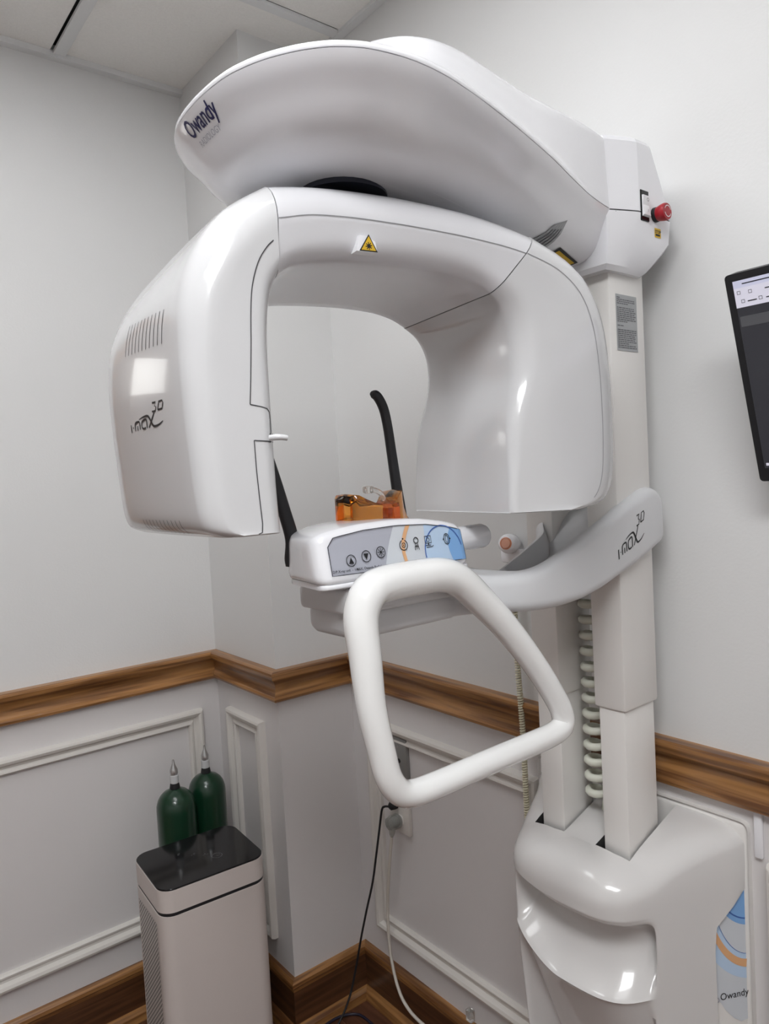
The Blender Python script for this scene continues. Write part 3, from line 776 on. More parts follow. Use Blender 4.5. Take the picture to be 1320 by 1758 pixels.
# ---- rotating arch (two heads and a bridge)
PH = math.radians(-10); CX, CY = 0.58, 0.77
DV = Vector((math.cos(PH), math.sin(PH), 0)); NV = Vector((math.sin(PH), -math.cos(PH), 0))
def W3(s, t, z): return Vector((CX, CY, 0)) + DV*s + NV*t + Vector((0, 0, z))
WD = 0.133
# stations: inner (s,z), outer (s,z)
LEFT = [((-0.165, 1.4035), (-0.248, 1.4035)), ((-0.165, 1.409), (-0.260, 1.409)), ((-0.165, 1.420), (-0.266, 1.420)), ((-0.1655, 1.44), (-0.269, 1.44)), ((-0.166, 1.47), (-0.272, 1.48)), ((-0.166, 1.52), (-0.275, 1.53)), ((-0.166, 1.57), (-0.276, 1.585)), ((-0.165, 1.61), (-0.270, 1.640)), ((-0.162, 1.64), (-0.247, 1.692)), ((-0.158, 1.66), (-0.206, 1.741)), ((-0.151, 1.675), (-0.153, 1.774))]
BRID = [((-0.151, 1.675), (-0.153, 1.774)), ((-0.130, 1.690), (-0.11, 1.780)), ((-0.090, 1.698), (-0.07, 1.783)), ((-0.040, 1.702), (-0.025, 1.784)), ((0.02, 1.703), (0.03, 1.783)), ((0.075, 1.700), (0.10, 1.778)), ((0.112, 1.692), (0.160, 1.769)), ((0.137, 1.680), (0.205, 1.759))]
RIGHT = [((0.137, 1.680), (0.205, 1.759)), ((0.155, 1.664), (0.262, 1.735)), ((0.167, 1.640), (0.303, 1.702)), ((0.171, 1.610), (0.326, 1.655)), ((0.168, 1.575), (0.336, 1.595)), ((0.158, 1.540), (0.339, 1.540)), ((0.151, 1.505), (0.339, 1.49)), ((0.148, 1.46), (0.336, 1.445)), ((0.146, 1.43), (0.327, 1.420)), ((0.145, 1.412), (0.310, 1.406)), ((0.145, 1.402), (0.280, 1.3995))]
def arch_ring(I, O, ro, ri, bulge=0.0, lean=0.010, shrink=0.0, skew=0.0):
    I = Vector(I); O = Vector(O); L = (O-I).length; e = (O-I)/L
    w = WD-shrink
    pts = []
    def P(x, t): pts.append((x, t))
    K = 6
    for q in range(5): P(ri + (L-ro-ri)*q/4, w)                                   # near side flat, inner -> outer
    for q in range(1, K+1): a = math.pi/2*(1-q/K); P(L-ro+ro*math.cos(a), w-ro+ro*math.sin(a))
    for q in range(1, 9): t = (w-ro)*(1-2*q/9); P(L + 0*t, t)
    for q in range(0, K+1): a = -math.pi/2*q/K; P(L-ro+ro*math.cos(a), -(w-ro)+ro*math.sin(a))
    for q in range(1, 4): P(L-ro-(L-ro-ri)*q/4, -w)
    for q in range(0, K+1): a = -math.pi/2-math.pi/2*q/K; P(ri+ri*math.cos(a), -(w-ri)+ri*math.sin(a))
    for q in range(1, 9): t = -(w-ri)*(1-2*q/9); P(0, t)
    for q in range(0, K): a = math.pi-math.pi/2*q/K; P(ri+ri*math.cos(a), (w-ri)+ri*math.sin(a))
    out = []
    for x, t in pts:
        xx = x + bulge*(1-(t/w)**2)*max(0, (x/L-0.5)*2)
        xx -= skew*t*max(0.0, min(1.0, (x/L-0.35)/0.5))
        tt = t*(1 - lean/w*max(0, 1-x/(L-ro)))
        s, z = I.x+e.x*xx, I.y+e.y*xx
        out.append(W3(s, tt, z))
    return out
def arch_piece(name, stn, n, ro, ri, bulge, lean, cap_first, cap_last, m, skew=lambda f: 0.0):
    st = catmull([(*I, *O) for I, O in stn], n)
    rings = []
    N = len(st)
    for i, (a, b, c, d) in enumerate(st):
        rings.append(arch_ring((a, b), (c, d), ro(i/(N-1)), ri(i/(N-1)), bulge, lean, 0.0, skew(i/(N-1))))
    bm = bmesh.new()
    def tuck(r, nxt, amt):
        c = sum(r, Vector())/len(r); d = (sum(r, Vector())/len(r) - sum(nxt, Vector())/len(nxt)).normalized()
        return [[c+(p-c)*(1-0.3*amt/0.06) + d*amt*0.6 for p in r], [c+(p-c)*(1-amt/0.06) + d*amt for p in r]]
    if cap_first:
        t1 = tuck(rings[0], rings[1], 0.003); rings = [t1[1], t1[0]] + rings
    if cap_last:
        t1 = tuck(rings[-1], rings[-2], 0.003); rings = rings + [t1[0], t1[1]]
    loft(bm, rings)
    return bm_obj(name, bm, m, mach, sharp=45), rings, st
ro_c = lambda f: 0.044
# tiny gaps at the joints; an added dark core gives their shade
def shift(stn, end, amt):
    stn = [(tuple(I), tuple(O)) for I, O in stn]
    i, j = (0, 1) if end == 0 else (-1, -2)
    (I, O), (I2, O2) = stn[i], stn[j]
    def mv(a, b): v = Vector(b)-Vector(a); v = v.normalized()*amt; return (a[0]+v.x, a[1]+v.y)
    stn[i] = (mv(I, I2), mv(O, O2)); return stn
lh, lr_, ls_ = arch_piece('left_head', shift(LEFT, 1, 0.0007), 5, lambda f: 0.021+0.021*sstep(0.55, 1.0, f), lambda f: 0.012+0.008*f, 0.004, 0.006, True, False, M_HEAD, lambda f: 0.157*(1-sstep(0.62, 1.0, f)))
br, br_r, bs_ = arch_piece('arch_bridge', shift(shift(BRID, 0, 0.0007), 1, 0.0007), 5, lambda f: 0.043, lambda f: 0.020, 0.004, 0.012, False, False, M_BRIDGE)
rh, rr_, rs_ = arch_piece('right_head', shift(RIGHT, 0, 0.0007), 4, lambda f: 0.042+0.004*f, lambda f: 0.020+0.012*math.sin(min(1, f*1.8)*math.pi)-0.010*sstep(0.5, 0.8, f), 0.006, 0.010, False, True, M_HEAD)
for nm, (I, O), d in (('joint_shade_core', LEFT[-1], 1), ('joint_shade_core', RIGHT[0], 1)):
    bm = bmesh.new()
    a = arch_ring(I, O, 0.042, 0.020, 0.004, 0.012, 0.0012)
    # slightly smaller ring, 2 mm thick
    I2 = Vector(I)+(Vector(O)-Vector(I)).normalized()*0.0012; O2 = Vector(O)-(Vector(O)-Vector(I)).normalized()*0.0012
    e = (Vector(O)-Vector(I)).normalized(); q = Vector((-e.y, e.x))*0.0025
    loft(bm, [arch_ring(I2-q, O2-q, 0.041, 0.019, 0.003, 0.012, 0.0012), arch_ring(I2+q, O2+q, 0.041, 0.019, 0.003, 0.012, 0.0012)])
    bm_obj(nm, bm, M_SEAM, mach, sharp=60)
# fine seam between the outer band and the side face
def seam_strip(bm, rings, idx, a, b, wd, lift=0.0005):
    P = [rings[i][idx] for i in range(a, b)]
    prev = None
    for i, p in enumerate(P):
        inn = rings[a+i][idx-1]; d = (inn-p).normalized()
        v0 = bm.verts.new(p - d*wd/2 + NV*lift); v1 = bm.verts.new(p + d*wd/2 + NV*lift)
        if prev: bm.faces.new((prev[0], prev[1], v1, v0))
        prev = (v0, v1)
bm = bmesh.new(); seam_strip(bm, br_r, 4, 0, len(br_r), 0.0010)
flat_obj('panel_seam', bm, M_SEAMSOFT, br)
bm = bmesh.new(); seam_strip(bm, rr_, 4, 0, len(rr_)-8, 0.0010)
flat_obj('panel_seam', bm, M_SEAMSOFT, rh)

# inner cover of the left head: seam lines and latch lever
bvh_l = bvh_of(lh)
Fn = Frame(W3(0, WD, 0), DV, (0, 0, 1), bvh_l, off=0.0006, N=NV)
bm = bmesh.new()
add_stroke(bm, catmull([(-0.158, 1.708), (-0.166, 1.700), (-0.176, 1.684), (-0.1835, 1.660), (-0.1865, 1.635), (-0.1885, 1.600), (-0.1915, 1.56), (-0.1935, 1.538)], 5), 0.0011, Fn)
add_stroke(bm, [(-0.1935, 1.538), (-0.180, 1.5355), (-0.174, 1.534), (-0.171, 1.5305), (-0.1705, 1.526), (-0.1705, 1.508)], 0.0011, Fn)
add_stroke(bm, [(-0.1705-0.003*k, 1.4995+0.0002*k) for k in range(8)], 0.0011, Fn)
add_stroke(bm, [(-0.1915, 1.5010), (-0.191, 1.47), (-0.1895, 1.44), (-0.188, 1.414), (-0.189, 1.405), (-0.193, 1.4036)], 0.0011, Fn)
flat_obj('cover_seam', bm, M_SEAM, lh)
box('latch_socket', (0, 0, 0), (0.001, 0.001, 0.001), M_SEAM, lh).name = 'latch_socket'
lt = bpy.data.objects['latch_socket']
bm = bmesh.new(); add_poly(bm, [(-0.174, 1.4985), (-0.167, 1.4985), (-0.167, 1.5085), (-0.1725, 1.5085)], Fn, 0, 0.0004)
me = bpy.data.meshes.new('latch_socket'); bm.to_mesh(me); bm.free(); me.materials.append(M_SEAM); lt.data = me
lv = tube('latch_lever', [W3(-0.175, WD-0.002, 1.503), W3(-0.170, WD+0.003, 1.5035), W3(-0.165, WD+0.005, 1.5032), W3(-0.1585, WD+0.005, 1.5022)], [0.0032, 0.0034, 0.0032, 0.0030], M_HEAD, lh, n=10)

# vents, lettering on the outer face of the left head
Fo = Frame(W3(-0.32, 0, 0), NV, (0, 0, 1), bvh_l, off=0.0005, N=-DV)
bm = bmesh.new()
for k in range(11):
    t = -0.040 + 0.0113*k
    add_stroke(bm, [(t, 1.6305 - 0.0005*k - 0.018 + 0.036*q/6) for q in range(7)], 0.0013, Fo)
flat_obj('upper_vent_slots', bm, M_SEAM, lh)
bm = bmesh.new()
for k in range(11):
    t = -0.043 + 0.0109*k
    add_stroke(bm, [(t + 0.008*max(0, 0.6-q/8)**1.5, 1.4055 + 0.0155*q/8) for q in range(9)], 0.0011, Fo)
flat_obj('lower_vent_slots', bm, M_SEAM, lh)
bm = bmesh.new()
imax_logo(bm, Frame(W3(-0.32, -0.034, 1.5245), NV, (0, 0, 1), bvh_l, off=0.0006, N=-DV), 0.0195, squash=0.47)
flat_obj('model_lettering', bm, M_INK, lh)

# laser warning tag under the bridge
bvh_b = bvh_of(br)
bm = bmesh.new()
tg0 = W3(-0.047, WD-0.004, 1.7065)
Ft = Frame(tg0, DV, (NV*0.10 + Vector((0, 0, 1))), None, off=0.0035, N=NV)
prism(bm, [(-0.0150, 0.0), (0.011, 0.0), (0.009, 0.012), (-0.001, 0.0175), (-0.0105, 0.0175)], lambda u, v, h: tg0 + DV*u + Vector((0, 0, v)) + NV*h, -0.010, 0.0033)
tgo = bm_obj('laser_port', bm, M_GLOSS, br, sharp=30)
bm = bmesh.new()
add_poly(bm, [(-0.0115, 0.0004), (0.0115, 0.0004), (0.0, 0.0190)], Ft, 1); add_poly(bm, [(-0.0092, 0.0016), (0.0092, 0.0016), (0.0, 0.0168)], Ft, 0, 0.0003)
for k in range(8):
    a = math.pi*k/4+0.2; add_stroke(bm, [(0, 0.0062), (0.0042*math.cos(a), 0.0062+0.0042*math.sin(a))], 0.0010, Ft, mi=1, lift=0.0005)
add_poly(bm, circ(0, 0.0062, 0.0022, 10), Ft, 1, 0.0006)
tri = flat_obj('laser_warning_sign', bm, [M_YELLOW, M_INK], br); tri['label'] = 'yellow triangular laser warning sign'

# ---- top arm
OUT = [(0.3500, 0.0), (0.3512, 0.030), (0.3555, 0.062), (0.3625, 0.085), (0.3715, 0.106), (0.383, 0.125), (0.395, 0.141), (0.408, 0.1545), (0.4225, 0.166), (0.450, 0.180), (0.495, 0.189), (0.543, 0.1905), (0.590, 0.187), (0.646, 0.181), (0.709, 0.173), (0.784, 0.161), (0.860, 0.143), (0.925, 0.126), (0.988, 0.1115), (1.03, 0.108), (1.06, 0.107)]
outc = catmull([(0.70-(0.70-x)*0.968 if x < 0.70 else x, h) for x, h in OUT], 4)
def axis_y(x): return YM - 0.025*sstep(0.95, 0.45, x)
def seam_z(x): return 1.845 + 0.025*sstep(0.95, 0.50, x)
def arm_ring(ins, zf, wall_keep=False):
    near = []
    for x, h in outc:
        k = ins
        if wall_keep: k = ins*(1 - 0.85*sstep(0.74, 0.97, x))
        xx = 0.70-(0.70-x)*(1-ins/0.35) if x < 0.70 else x
        near.append((xx, h*(1-k/0.19)))
    ring = [(x, axis_y(x)-h) for x, h in near] + [(x, axis_y(x)+h) for x, h in reversed(near[1:])]
    return [Vector((x, y, zf(x, 0))) for x, y in ring]
low = [(0.0, 0.0), (0.003, -0.006), (0.009, -0.014), (0.0165, -0.022), (0.024, -0.032), (0.031, -0.042), (0.041, -0.052), (0.056, -0.061), (0.078, -0.067), (0.100, -0.070)]
def bot_z(x): return 1.800 - 0.026*sstep(0.62, 0.92, x)
def bot(dz):
    return lambda x, h: seam_z(x) + dz/0.070*(seam_z(x)-bot_z(x))
bm = bmesh.new()
rings = [arm_ring(i, bot(dz)) for i, dz in reversed(low)]
R = loft(bm, rings, False, True)
b0 = R[0]; n = len(b0); bm.faces.new(b0)
tarm = bm_obj('top_arm', bm, M_GLOSS, mach, sharp=40)
HUMP = catmull([(0.30, 1.8785), (0.36, 1.8790), (0.41, 1.8800), (0.455, 1.888), (0.50, 1.911), (0.55, 1.930), (0.615, 1.9435), (0.70, 1.947), (0.80, 1.949), (1.0, 1.951), (1.2, 1.951)], 6)
def hump_z(x): return max(lerp_table(HUMP, x), seam_z(x)+0.0095)
lid = [(0.0, 0.0012, 0), (-0.0006, 0.0028, 0), (0.0, 0.0062, 0), (0.0022, 0.0084, 0), (0.0050, 0.0093, 0.02), (0.0085, 0.0095, 0.12), (0.020, 0.0095, 0.50), (0.030, 0.0095, 0.78), (0.036, 0.0095, 0.90), (0.042, 0.0095, 0.97), (0.050, 0.0095, 1.0), (0.070, 0.0095, 1.0), (0.095, 0.0095, 1.0)]
bm = bmesh.new()
rings = [arm_ring(i, (lambda x, h, dz=dz, f=f: seam_z(x) + dz + (hump_z(x)-seam_z(x)-0.0095)*f), True) for i, dz, f in lid]
R = loft(bm, rings, True, False)
t_ = R[-1]; n = len(t_); i, j = 0, n-1
# close the top in cross strips: ring starts at the tip, near side first
near_i = list(range(0, (n+1)//2)); far_i = [0] + list(range(n-1, (n)//2, -1))
for k in range(len(near_i)-1):
    a, b = near_i[k], near_i[k+1]; c = far_i[min(k+1, len(far_i)-1)]; d = far_i[min(k, len(far_i)-1)]
    vs = []
    for q in (a, b, c, d):
        if t_[q] not in vs: vs.append(t_[q])
    if len(vs) >= 3:
        try: bm.faces.new(vs)
        except ValueError: pass
tlid = bm_obj('arm_lid', bm, M_GLOSS, mach, sharp=40)
# dark line between arm and lid
bm = bmesh.new(); rr = arm_ring(0.0012, lambda x, h: seam_z(x))
loft(bm, [[p+Vector((0, 0, -0.0006)) for p in rr], [p+Vector((0, 0, 0.0018)) for p in rr]])
bm_obj('arm_seam', bm, M_SEAM, mach, sharp=60)
# pivot cover on the underside
bm = bmesh.new()
prism(bm, [(0.537+0.055*math.cos(a), 0.727+0.055*math.sin(a)) for a in [2*math.pi*k/32 for k in range(32)]], lambda u, v, h: Vector((u, v, h)), 1.7940, 1.81)
bm_obj('pivot_cover', bm, M_PIVOT, mach, sharp=40)
lathe('pivot_post', [(0.030, 0.0), (0.030, 0.03)], (CX, CY, 1.775), M_SEAM, mach, n=24)
# lettering at the tip of the arm
bva = bvh_of(tarm)
AL = [0.0]
for a, b in zip(outc[:-1], outc[1:]): AL.append(AL[-1] + math.hypot(b[0]-a[0], b[1]-a[1]))
PLn = [0.0]
for a, b in zip(low[:-1], low[1:]): PLn.append(PLn[-1] + math.hypot(b[0]-a[0], b[1]-a[1]))
def arm_pt(u, dep):
    '''point on the arm skirt: u along the rim from the tip (towards the near side), dep down the profile from the seam'''
    au = abs(u); x = lerp_table([(l, o[0]) for l, o in zip(AL, outc)], au); h = lerp_table([(l, o[1]) for l, o in zip(AL, outc)], au)
    ins = lerp_table([(l, o[0]) for l, o in zip(PLn, low)], dep); dz = lerp_table([(l, o[1]) for l, o in zip(PLn, low)], dep)
    xx = 0.70-(0.70-x)*(1-ins/0.35) if x < 0.70 else x
    return Vector((xx, axis_y(x) - math.copysign(h*(1-ins/0.19), u), bot(dz)(x, 0)))
def Farm(u, v, lift=0.0):
    dep = max(0.0, 0.030 - v)
    p = arm_pt(u, dep); a = arm_pt(u+0.002, dep) - arm_pt(u-0.002, dep); b = arm_pt(u, dep+0.002) - arm_pt(u, max(0, dep-0.002))
    nn = a.cross(b).normalized()
    if nn.z > 0: nn = -nn
    return p + nn*0.0009
bva = bvh_of(tarm)
bm = bmesh.new(); add_text(bm, 'Owandy', 0.0275, Farm, -0.047, 0.0065, bold=0.0004, sx=0.80)
flat_obj('brand_lettering', bm, M_NAVY, tarm)
bm = bmesh.new(); add_text(bm, 'RADIOLOGY', 0.0100, Farm, -0.040, -0.0065, sx=1.0)
flat_obj('brand_subtitle', bm, M_INKGREY, tarm)
# stickers under the arm
Fu = Frame((0.905, 0.690, 1.795), (0.62, -0.78, 0), (-0.78, -0.62, 0), bva, off=0.0008, N=(0, 0, -1))
def quad_on(bm, c, mi, lift=0.0, n=5):
    g = []
    for i in range(n+1):
        row = []
        for j in range(n+1):
            x, y = bil(c, i/n, j/n); h = bva.ray_cast(Vector((x, y, 1.60)), Vector((0, 0, 1)), 0.5)
            row.append(bm.verts.new((x, y, (h[0].z if h[0] else 1.79)-0.0007-lift)))
        g.append(row)
    for i in range(n):
        for j in range(n):
            f = bm.faces.new((g[i][j], g[i+1][j], g[i+1][j+1], g[i][j+1])); f.material_index = mi
def bil(c, u, v):
    (a, b, cc, d) = [Vector(q) for q in c]; return tuple((a*(1-u)+b*u)*(1-v)+(d*(1-u)+cc*u)*v)
def sub(c, u0, u1, v0, v1): return [bil(c, u0, v0), bil(c, u1, v0), bil(c, u1, v1), bil(c, u0, v1)]
GS = [(0.835, 0.671), (0.845, 0.652), (0.874, 0.650), (0.875, 0.688)]; GS = [(0.822, 0.700), (0.845, 0.652), (0.874, 0.650), (0.868, 0.708)]
bm = bmesh.new(); quad_on(bm, GS, 0, 0.0016)
for k in range(4): quad_on(bm, sub(GS, 0.1, 0.9, 0.15+0.2*k, 0.23+0.2*k), 1, 0.0021)
flat_obj('rating_sticker', bm, [M_LABEL, M_LABELTXT], tarm)
YS = [(0.880, 0.735), (0.897, 0.682), (0.972, 0.707), (0.958, 0.760)]
bm = bmesh.new(); quad_on(bm, YS, 0, 0.001); quad_on(bm, sub(YS, 0.07, 0.93, 0.07, 0.93), 1, 0.0015)
for k in range(4): quad_on(bm, sub(YS, 0.2, 0.55 if k % 2 else 0.75, 0.2+0.17*k, 0.25+0.17*k), 0, 0.002)
st2 = flat_obj('yellow_sticker', bm, [M_INK, M_YELLOW], tarm); st2['label'] = 'yellow warning sticker with a black border'

# ---- wall-end housing around the column tops
def mir(pts): return pts + [(x, 2*YM-y) for x, y in reversed(pts)]
def hring(pts, z, zf=None): return [Vector((x, y, z if zf is None else zf(x))) for x, y in mir(pts)]
bm = bmesh.new()
up_r = [hring([(0.984, 0.661), (0.992, 0.6575), (1.034, 0.6415), (1.041, 0.640), (1.128, 0.640), (1.136, 0.645), (1.142, 0.700)], 1.8455),
        hring([(0.984, 0.661), (0.992, 0.6575), (1.033, 0.6425), (1.041, 0.640), (1.103, 0.640), (1.111, 0.645), (1.119, 0.700)], 1.90),
        hring([(0.985, 0.662), (0.993, 0.6585), (1.033, 0.6435), (1.041, 0.641), (1.078, 0.641), (1.088, 0.646), (1.098, 0.700)], 1.950),
        hring([(0.988, 0.665), (1.000, 0.659), (1.029, 0.6485), (1.042, 0.645), (1.074, 0.645), (1.084, 0.650), (1.095, 0.702)], 1.957)]
loft(bm, up_r); hup = bm_obj('housing_upper', bm, M_GLOSS, mach, sharp=11)
bm = bmesh.new()
lo_r = [hring([(0.990, 0.670), (1.010, 0.669), (1.045, 0.669), (1.060, 0.669), (1.084, 0.671), (1.090, 0.676), (1.100, 0.70)], 1.757),
        hring([(0.984, 0.664), (1.005, 0.663), (1.042, 0.662), (1.060, 0.661), (1.092, 0.663), (1.098, 0.668), (1.104, 0.70)], 1.764),
        hring([(0.984, 0.662), (1.000, 0.660), (1.040, 0.657), (1.060, 0.651), (1.103, 0.648), (1.112, 0.654), (1.118, 0.70)], 1.784),
        hring([(0.984, 0.661), (0.998, 0.658), (1.035, 0.650), (1.050, 0.642), (1.121, 0.640), (1.130, 0.645), (1.136, 0.70)], 1.806),
        hring([(0.984, 0.661), (0.992, 0.6575), (1.034, 0.6415), (1.041, 0.640), (1.128, 0.640), (1.136, 0.645), (1.142, 0.700)], 1.8435)]
loft(bm, lo_r); hlo = bm_obj('housing_lower', bm, M_GLOSS, mach, sharp=30)
bm = bmesh.new(); loft(bm, [hring([(0.984, 0.6615), (1.0, 0.6545), (1.042, 0.6408), (1.127, 0.6408), (1.138, 0.70)], 1.842), hring([(0.984, 0.6615), (1.0, 0.6545), (1.042, 0.6408), (1.127, 0.6408), (1.138, 0.70)], 1.847)])
bm_obj('housing_seam', bm, M_SEAM, hlo, smooth=False)
# rocker switch
sw = empty('rocker_switch', (1.060, 0.640, 1.855)); sw.parent = mach; sw.matrix_parent_inverse = world_of(mach).inverted()
box('switch_frame', (1.044, 0.6385, 1.832), (1.066, 0.642, 1.879), M_BLACKGLOSS, sw, bevel=0.001, seg=1)
bm = bmesh.new(); loft(bm, [[Vector((1.0462, y, z)) for y, z in ((0.640, 1.838), (0.6345, 1.840), (0.6375, 1.856), (0.6355, 1.870), (0.640, 1.871))], [Vector((1.0638, y, z)) for y, z in ((0.640, 1.838), (0.6345, 1.840), (0.6375, 1.856), (0.6355, 1.870), (0.640, 1.871))]])
bm_obj('rocker', bm, M_GLOSS, sw, smooth=False)
Fs = Frame((1.055, 0.634, 1.855), (1, 0, 0), (0, 0, 1), off=0.0006)
bm = bmesh.new(); add_stroke(bm, circ(0, 0.008, 0.0024, 12), 0.0007, Fs, True); add_stroke(bm, [(0, -0.011), (0, -0.0065)], 0.0007, Fs)
flat_obj('switch_marks', bm, M_INK, sw)
# emergency stop
es = empty('emergency_stop', (1.0835, 0.640, 1.846)); es.parent = mach; es.matrix_parent_inverse = world_of(mach).inverted()
lathe('stop_collar', [(0.0, 0.0), (0.0115, 0.0), (0.0115, 0.004), (0.0105, 0.007), (0.0, 0.007)], (1.0835, 0.640, 1.846), M_BLACK, es, axis=(0, -1, 0), n=24)
lathe('stop_button', [(0.0, 0.005), (0.0105, 0.005), (0.0115, 0.008), (0.0130, 0.014), (0.0135, 0.019), (0.0125, 0.0215), (0.0, 0.022)], (1.0835, 0.640, 1.846), M_RED, es, axis=(0, -1, 0), n=28)
Fe = Frame((1.0835, 0.618, 1.846), (1, 0, 0), (0, 0, 1), off=0.0005)
bm = bmesh.new(); add_stroke(bm, circ(0, 0, 0.0085, 14, 20, 160), 0.0012, Fe); add_stroke(bm, circ(0, 0, 0.0085, 14, 200, 340), 0.0012, Fe)
flat_obj('stop_arrows', bm, M_GLOSS, es)
bm = bmesh.new(); Fy = Frame((1.082, 0.642, 1.812), (1, 0, 0), (0, 0, 1), bvh_of(hlo), off=0.0008, N=(0, -1, 0))
add_poly(bm, [(0, 0), (0.017, 0), (0.017, 0.0145), (0, 0.0145)], Fy, 0); add_text(bm, 'STOP', 0.0065, Fy, 0.001, 0.007, 1, 0.0004, bold=0.0002); add_stroke(bm, [(0.002, 0.004), (0.014, 0.004)], 0.003, Fy, mi=1, lift=0.0004)
flat_obj('stop_sticker', bm, [M_YELLOW, M_INK], hlo)

# ================================================================== OTHER THINGS
# ---- exposure hand switch in its wall holder, with coiled cable
ex = empty('exposure_hand_switch', (1.161, 1.045, 1.306), 'white wall-held exposure hand switch with orange button and cream coiled cable behind the machine', 'hand switch')
ax = Vector((-0.9, -0.35, 0.12)).normalized()
lathe('handset', [(0.0, -0.002), (0.019, -0.002), (0.0205, 0.003), (0.0205, 0.022), (0.0185, 0.030), (0.0150, 0.0335), (0.0125, 0.034), (0.0, 0.034)], (1.146, 1.026, 1.304), M_GLOSS, ex, axis=ax, n=28)
lathe('button_ring', [(0.0125, 0.033), (0.0125, 0.0352), (0.0105, 0.0358), (0.0105, 0.033)], (1.146, 1.026, 1.304), M_ORANGE, ex, axis=ax, n=24)
lathe('orange_button', [(0.0, 0.033), (0.0102, 0.033), (0.0095, 0.0365), (0.0, 0.0375)], (1.146, 1.026, 1.304), mat('button_pink', (0.80, 0.42, 0.30), 0.4), ex, axis=ax, n=24)
box('holder', (1.140, 1.000, 1.264), (1.161, 1.054, 1.294), M_GLOSS, ex, bevel=0.004)
cp_ = [(1.140, 1.019, 1.262), (1.136, 1.019, 1.22), (1.134, 1.016, 1.16), (1.133, 1.015, 1.09), (1.132, 1.012, 1.03), (1.131, 1.006, 0.92), (1.129, 1.003, 0.77), (1.128, 0.998, 0.62), (1.125, 0.986, 0.50), (1.12, 0.958, 0.41), (1.112, 0.918, 0.345), (1.114, 0.905, 0.28)]
cl = catmull(cp_, 40); hel = []
NT = 190
L = [0.0]
for a, b in zip(cl[:-1], cl[1:]): L.append(L[-1] + (Vector(b)-Vector(a)).length)
tot = L[-1]; q = 0
for k in range(NT*9+1):
    d = tot*k/(NT*9)
    while q < len(L)-2 and L[q+1] < d: q += 1
    f = (d-L[q])/max(1e-9, L[q+1]-L[q]); p = Vector(cl[q]).lerp(Vector(cl[q+1]), f); t = (Vector(cl[q+1])-Vector(cl[q])).normalized()
    x = Vector((1, 0, 0)); x = (x-t*x.dot(t)).normalized(); y = t.cross(x); a = 2*math.pi*k/9
    hel.append(p + 0.0046*(math.cos(a)*x+math.sin(a)*y))
tube('coiled_cable', hel, 0.0021, M_COIL, ex, n=6)
# conduit above the rail behind the cable
tag(box('cable_raceway', (1.152, 0.955, 0.976), (1.161, 0.980, 1.24), M_GLOSS, None, bevel=0.002), 'slim white vertical cable raceway on the wall behind the far column', 'raceway')
tag(box('cable_raceway', (1.153, 0.535, 0.815), (1.161, 0.548, 0.891), M_GLOSS, None, bevel=0.002), 'short white cable raceway just under the chair rail at the right edge', 'raceway')

# ---- outlets
def outlet(name, y0, y1, z0, z1, label, m, socket):
    r = empty(name, (XR, (y0+y1)/2, z0), label, 'wall outlet')
    box('cover_plate', (XR-0.012, y0, z0), (XR, y1, z1), m, r, bevel=0.003)
    if socket == 'round':
        lathe('jack', [(0.0, 0.0), (0.006, 0.0), (0.006, 0.002), (0.0, 0.002)], (XR-0.012, y0+0.030, (z0+z1)/2-0.002), M_BLACK, r, axis=(-1, 0, 0), n=16)
        lathe('screw', [(0.0, 0.0), (0.003, 0.0), (0.003, 0.001), (0.0, 0.001)], (XR-0.012, y0+0.030, z1-0.022), M_STEEL, r, axis=(-1, 0, 0), n=10)
    else:
        for dz in (0.022, 0.070):
            bm = bmesh.new(); prism(bm, rrect((y0+y1)/2-0.016, (y0+y1)/2+0.016, z0+dz, z0+dz+0.026, 0.009, 4), lambda u, v, h: Vector((h, u, v)), XR-0.0135, XR-0.011)
            bm_obj('receptacle', bm, M_COLUMN, r, sharp=40)
    return r
outlet('data_outlet', 1.416, 1.505, 0.672, 0.787, 'dull grey metal jack plate just below the panel moulding, behind the handle loop', M_PLATE, 'round')
outlet('power_outlet', 1.418, 1.496, 0.535, 0.650, 'white-edged power outlet low on the wall holding the clear plug', M_MOLD, 'duplex')

pc = empty('beige_power_cord', (1.135, 1.462, 0.54), 'beige power cord with a smoky clear plug hanging down the wall below the handle loop', 'power cord')
lathe('plug', [(0.0, -0.004), (0.016, -0.004), (0.019, 0.002), (0.019, 0.020), (0.016, 0.030), (0.010, 0.034), (0.0, 0.034)], (1.147, 1.461, 0.566), M_CLEARGREY, pc, axis=(-1, 0, 0), n=20)
lathe('plug_core', [(0.0, 0.0), (0.008, 0.0), (0.009, 0.010), (0.006, 0.018), (0.0, 0.020)], (1.144, 1.461, 0.566), M_PLATE, pc, axis=(-1, 0, 0), n=14)
lathe('plug_neck', [(0.010, 0.0), (0.007, 0.022), (0.0045, 0.030)], (1.130, 1.464, 0.556), M_CLEARGREY, pc, axis=(0, 0.15, -1), n=14)
tube('cord', catmull([(1.130, 1.468, 0.530), (1.126, 1.480, 0.45), (1.128, 1.497, 0.36), (1.128, 1.503, 0.28), (1.122, 1.490, 0.20), (1.112, 1.452, 0.135), (1.10, 1.395, 0.115), (1.095, 1.32, 0.115), (1.09, 1.24, 0.14), (1.09, 1.18, 0.17), (1.10, 1.12, 0.19), (1.158, 1.075, 0.20)], 8), 0.0042, M_CORD, pc, n=8)
bk = empty('black_power_cord', (1.147, 1.482, 0.60), 'thin black power cord drooping from the low outlet down to the floor corner', 'power cord')
lathe('plug', [(0.0, -0.002), (0.010, -0.002), (0.011, 0.004), (0.0105, 0.016), (0.006, 0.020), (0.0, 0.020)], (1.147, 1.466, 0.606), M_BLACK, bk, axis=(-1, 0.2, 0), n=14)
